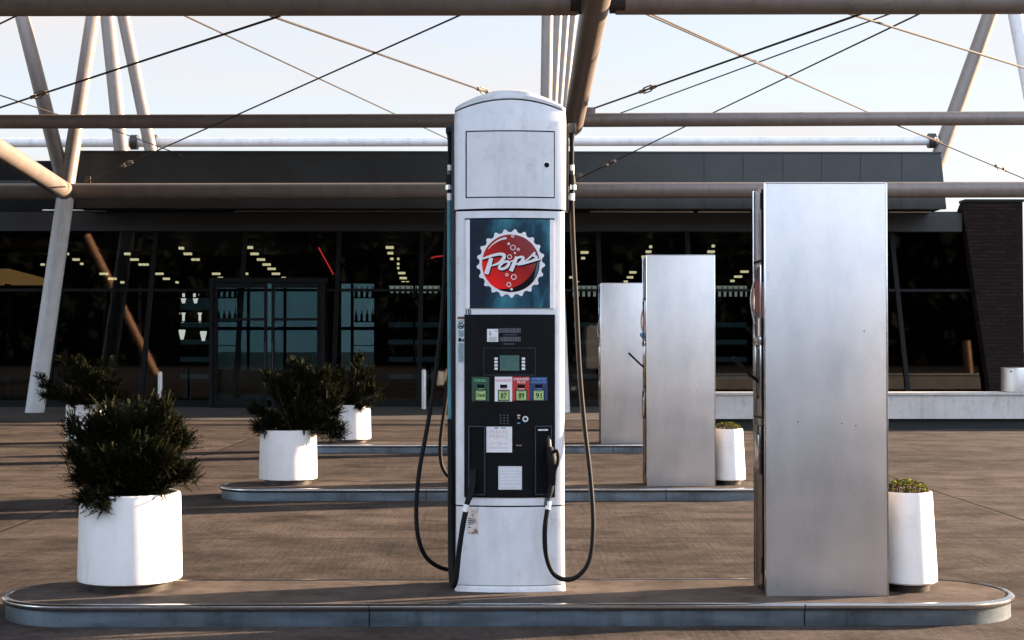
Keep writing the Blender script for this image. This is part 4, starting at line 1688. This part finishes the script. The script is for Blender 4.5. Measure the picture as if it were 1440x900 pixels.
cooler(803, 842, 403, 418, 'cooler_light', 'lit drinks cooler at the back, just right of the fuel pump')
cooler(1004, 1052, 403, 418, 'cooler_light', 'lit drinks cooler at the back, between the two near cabinets')
cooler(545, 620, 403, 413, 'cooler_light', 'lit drinks cooler at the back, left of the fuel pump')
cooler(252, 296, 420, 437, 'cooler_blue', 'dim bluish cooler at the back, left of the entrance doors')
p0, p1 = at(-60, 401, 40), at(61, 378, 40)
t = empty('menu_board', ((p0.x + p1.x) / 2, 40, (p0.z + p1.z) / 2), 'amber lit board inside the store, far left behind the column', 'lit board')
b = MB()
hw, hh = (p1.x - p0.x) / 2, (p1.z - p0.z) / 2
b.prism([(-hw, -hh), (hw, -hh), (hw, -hh * .1), (hw * .2, hh), (-hw, hh)], 0, .04)
b.build('lit_face', 'board_warm', t, smooth=False)
b = MB()
b.box(-hw, hw, .045, .10, -hh - .04, hh + .04)
b.build('backing', 'dark_alu', t, smooth=False)
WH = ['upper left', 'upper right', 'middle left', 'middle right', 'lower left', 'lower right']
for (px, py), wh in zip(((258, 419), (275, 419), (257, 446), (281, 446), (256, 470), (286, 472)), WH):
    p = at(px, py, 36.5)  # glowing shapes on cords, added in place of white reflections in the glass
    t = empty('reflection_blob', p, 'white glowing tapered shape standing in for a reflection in the glass, %s of the six' % wh, 'reflection', 'glowing shapes standing in for reflections in the store glass')
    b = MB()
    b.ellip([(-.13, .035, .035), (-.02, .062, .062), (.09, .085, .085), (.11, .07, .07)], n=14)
    b.build('glow_shape', 'reflection_glow', t)
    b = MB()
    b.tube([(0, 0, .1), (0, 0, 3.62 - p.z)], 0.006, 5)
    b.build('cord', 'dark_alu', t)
for pts, lab in (([(448, 348), (458, 366), (469, 386)], 'thin red neon tube slanting under the store ceiling, left of the pump'),
                 ([(606, 363), (612, 361), (622, 360), (632, 359)], 'short red neon tube inside the store, just left of the pump')):
    b = MB()
    b.tube([at(x, y, 36) for x, y in pts], 0.016, 8)
    tag(b.build('neon_tube', 'neon_red'), lab, 'neon light', 'red neon tubes inside the store')

# ------------------------------------------------------------------ low wall, drum, bollards
WY = 24.6
lw = empty('low_wall', (7.5, WY, 0), 'low pale concrete wall with dark recessed foot, right of the cabinets', 'wall')
x0 = at(955, 570, WY).x
zt_, zb_ = at(1200, 553, WY).z, at(1200, 589, WY).z
b = MB()
b.box(x0 - 7.5, 14 - 7.5, 0, 0.5, zb_, zt_ - .03)
b.build('face', 'wall_concrete', lw, smooth=False)
b = MB()
b.box(x0 - 7.5 - .02, 14 - 7.5, -.03, 0.53, zt_ - .03, zt_ + .012, 0.004)
b.build('coping', 'wall_concrete', lw)
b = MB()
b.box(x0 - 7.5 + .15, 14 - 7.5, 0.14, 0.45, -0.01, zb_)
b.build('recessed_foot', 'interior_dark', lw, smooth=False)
dp = at(1432, 553, WY + .27)
t = empty('steel_drum', (dp.x, WY + .27, zt_ + .012), 'round brushed steel drum on the low wall at the right edge', 'drum')
b = MB()
hh = at(1432, 517, WY + .27).z - zt_ - .012
b.ellip([(0, .26, .26), (.01, .275, .275), (hh - .02, .275, .275), (hh, .27, .27)], n=36)
b.build('drum_body', 'drum_steel', t)
b = MB()
b.ellip([(hh - .01, .255, .255), (hh + .003, .25, .25), (hh + .006, .2, .2)], n=36)
b.build('lid', 'dark_alu', t)
b = MB()
b.tube([(-.19, -.202, hh - .06), (-.195, -.208, hh - .06)], 0.014, 10)
b.build('bolt', 'seam', t)
for px, py0, py1, lab in ((596, 520, 577, 'slim pale bollard before the store glass, just left of the fuel pump'), (225, 523, 577, 'slim grey bollard before the store glass, left of the entrance')):
    p = at(px, py1, 32.0)
    t = empty('bollard', (p.x, 32.0, 0.012), lab, 'bollard', 'bollards before the store glass')
    h = at(px, py0, 32).z
    b = MB()
    b.ellip([(0, .05, .05), (h - .05, .05, .05), (h - .015, .042, .042), (h, .018, .018)], n=16)
    b.build('post', 'bollard_paint', t)
    b = MB()
    b.ellip([(-.004, .09, .09), (.012, .09, .09), (.016, .08, .08)], n=18)
    b.build('base_plate', 'dark_alu', t)

# ------------------------------------------------------------------ van added out of frame on the right to shade the foreground
mat('van_paint', (0.55, 0.55, 0.56), 0.3, 0, 0.05, 3)
mat('van_glass', (0.01, 0.012, 0.014), 0.08, 0, 0.1, 3)
van = empty('added_van', (6.2, 4.3, 0), 'plain white van added out of frame to shade the ground, right of the nearest island', 'van')
b = MB()
b.prism([(-2.5, .42), (2.35, .42), (2.5, .55), (2.5, .95), (2.3, 1.12), (1.75, 1.22), (1.05, 2.05), (.8, 2.2), (-2.35, 2.26), (-2.5, 2.1)], -.92, .92)
bmesh.ops.bevel(b.bm, geom=list(b.bm.edges), offset=.06, segments=2, affect='EDGES')
b.build('body', 'van_paint', van)
for s in (-1, 1):
    b = MB()
    b.prism([(.55, 1.3), (1.55, 1.3), (.98, 1.98), (.55, 1.98)], s * .925 - .01, s * .925 + .01)
    b.build('side_window', 'van_glass', van, smooth=False)
    for wx in (-1.6, 1.6):
        b = MB()
        b.tube([(wx, s * .70, .34), (wx, s * .94, .34)], .34, 28)
        wo = b.build('wheel', 'rubber', van)
        b = MB()
        b.tube([(wx, s * .90, .34), (wx, s * .955, .34)], [.21, .19], 24)
        b.build('rim', 'bright_steel', wo)
    b = MB()
    b.box(2.44, 2.53, s * .7 - .14, s * .7 + .14, .72, .92, .02)
    b.build('headlight', 'decal_white', van)
b = MB()
b.poly([(1.78, -.8, 1.245), (1.78, .8, 1.245), (1.09, .74, 2.06), (1.09, -.74, 2.06)])
b.build('windscreen', 'van_glass', van, smooth=False)

# ------------------------------------------------------------------ tree belt added behind the camera to darken the glass reflections
rnd = random.Random(31)
b = MB()
for k in range(5200):
    x = rnd.uniform(-60, 60)
    hmax = 13 + 1.0 * math.sin(x * .31) + .5 * math.sin(x * .83 + 1)
    z = hmax * rnd.random() ** 0.8
    c = Vector((x, -38 + rnd.uniform(-2.2, 2.2), z))
    u = Vector((rnd.gauss(0, 1), rnd.gauss(0, 1), rnd.gauss(0, 1))).normalized()
    v = u.cross(Vector((rnd.gauss(0, 1), rnd.gauss(0, 1), rnd.gauss(0, 1)))).normalized()
    s = rnd.uniform(.35, .8)
    b.poly([c + u * s, c + v * s * .7, c - u * s, c - v * s * .7])
b.grid([[(x, -40 - .6 * math.sin(x), 0) for x in range(-64, 65, 4)], [(x, -40.5, 12 + 1.0 * math.sin(x * .31)) for x in range(-64, 65, 4)], [(x, -46, 6) for x in range(-64, 65, 4)]], False, False)
tag(b.build('added_woods', 'wood_leaf', smooth=False), 'dark belt of trees added behind the camera to darken the glass', 'added_woods', kind='stuff')

mat('post_paint', (0.62, 0.33, 0.19), 0.5, 0, 0.2, 3)
for p0, p1, r, lab in (((-16.3, -5.0, 0), (-19.75, -5.2, 6.75), .19, 'raking steel post at the forecourt edge, mirrored orange in the store glass'),
                       ((22.9, -5.0, 0), (22.75, -5.0, 1.65), .19, 'short stout post at the forecourt edge, mirrored in the right end of the glass')):
    t = empty('steel_post', p0, lab, 'post')
    b = MB()
    b.tube([(0, 0, -.02), Vector(p1) - Vector(p0)], r, 20)
    b.build('shaft', 'post_paint', t)
    b = MB()
    b.ellip([(0, .26, .26), (.02, .26, .26), (.03, .24, .24)], n=24)
    b.build('base_plate', 'dark_alu', t)

# ------------------------------------------------------------------ light
AZ, EL = 16.0, 15.0
sv = Vector((math.cos(R(AZ)) * math.cos(R(EL)), math.sin(R(AZ)) * math.cos(R(EL)), math.sin(R(EL))))
sun = bpy.data.objects.new('sun', bpy.data.lights.new('sun', 'SUN'))
C.objects.link(sun)
sun.rotation_euler = (-sv).to_track_quat('-Z', 'Y').to_euler()
sun.data.energy = 4.4
sun.data.angle = R(1.0)
sun.data.color = (1.0, 0.73, 0.50)
w = bpy.data.worlds.new('World')
sc.world = w
w.use_nodes = True
nt = w.node_tree
bg = nt.nodes['Background']
sky = nt.nodes.new('ShaderNodeTexSky')
sky.sky_type = 'NISHITA'
sky.sun_disc = False
sky.sun_elevation = R(EL)
sky.sun_rotation = R(90 - AZ)
sky.dust_density = 0.6
sky.ozone_density = 3.0
# thin high cloud veiling the sky in long streaks
L = nt.links.new
tc = N(nt, 'ShaderNodeTexCoord')
mp = N(nt, 'ShaderNodeMapping')
mp.inputs['Scale'].default_value = (1.2, 1.2, 9.0)
mp.inputs['Rotation'].default_value = (0.03, 0.05, 0.4)
L(tc.outputs['Generated'], mp.inputs['Vector'])
cn = N(nt, 'ShaderNodeTexNoise')
cn.inputs['Scale'].default_value = 2.4
cn.inputs['Detail'].default_value = 7
cn.inputs['Roughness'].default_value = 0.55
L(mp.outputs['Vector'], cn.inputs['Vector'])
cr = ramp(nt, [(0.38, (0.70, 0.70, 0.70)), (0.62, (0.98, 0.98, 0.98))])
L(cn.outputs['Fac'], cr.inputs['Fac'])
cm = N(nt, 'ShaderNodeMix', data_type='RGBA')
L(cr.outputs['Color'], cm.inputs['Factor'])
L(sky.outputs['Color'], cm.inputs['A'])
cm.inputs['B'].default_value = (2.42, 2.50, 2.74, 1)
sy = N(nt, 'ShaderNodeSeparateXYZ')
L(tc.outputs['Generated'], sy.inputs['Vector'])
sm = N(nt, 'ShaderNodeMapRange', interpolation_type='SMOOTHSTEP')   # sky brightened behind the camera to light the front faces
sm.inputs['From Min'].default_value = -0.72
sm.inputs['From Max'].default_value = 0.06
sm.inputs['To Min'].default_value = 0.0
sm.inputs['To Max'].default_value = 1.0
L(sy.outputs['Y'], sm.inputs['Value'])
st = N(nt, 'ShaderNodeMix', data_type='RGBA')
st.inputs['A'].default_value = (1.72, 1.84, 1.97, 1)
st.inputs['B'].default_value = (0.605, 0.557, 0.505, 1)
L(sm.outputs['Result'], st.inputs['Factor'])
cx = N(nt, 'ShaderNodeVectorMath', operation='MULTIPLY')
L(cm.outputs['Result'], cx.inputs[0])
L(st.outputs['Result'], cx.inputs[1])
L(cx.outputs['Vector'], bg.inputs['Color'])
bg.inputs['Strength'].default_value = 0.085

sc.view_settings.view_transform = 'Standard'
sc.view_settings.look = 'None'
sc.view_settings.exposure = 2.9
sc.view_settings.gamma = 1
sc.cycles.use_denoising = True
sc.cycles.max_bounces = 6
sc.cycles.transparent_max_bounces = 12
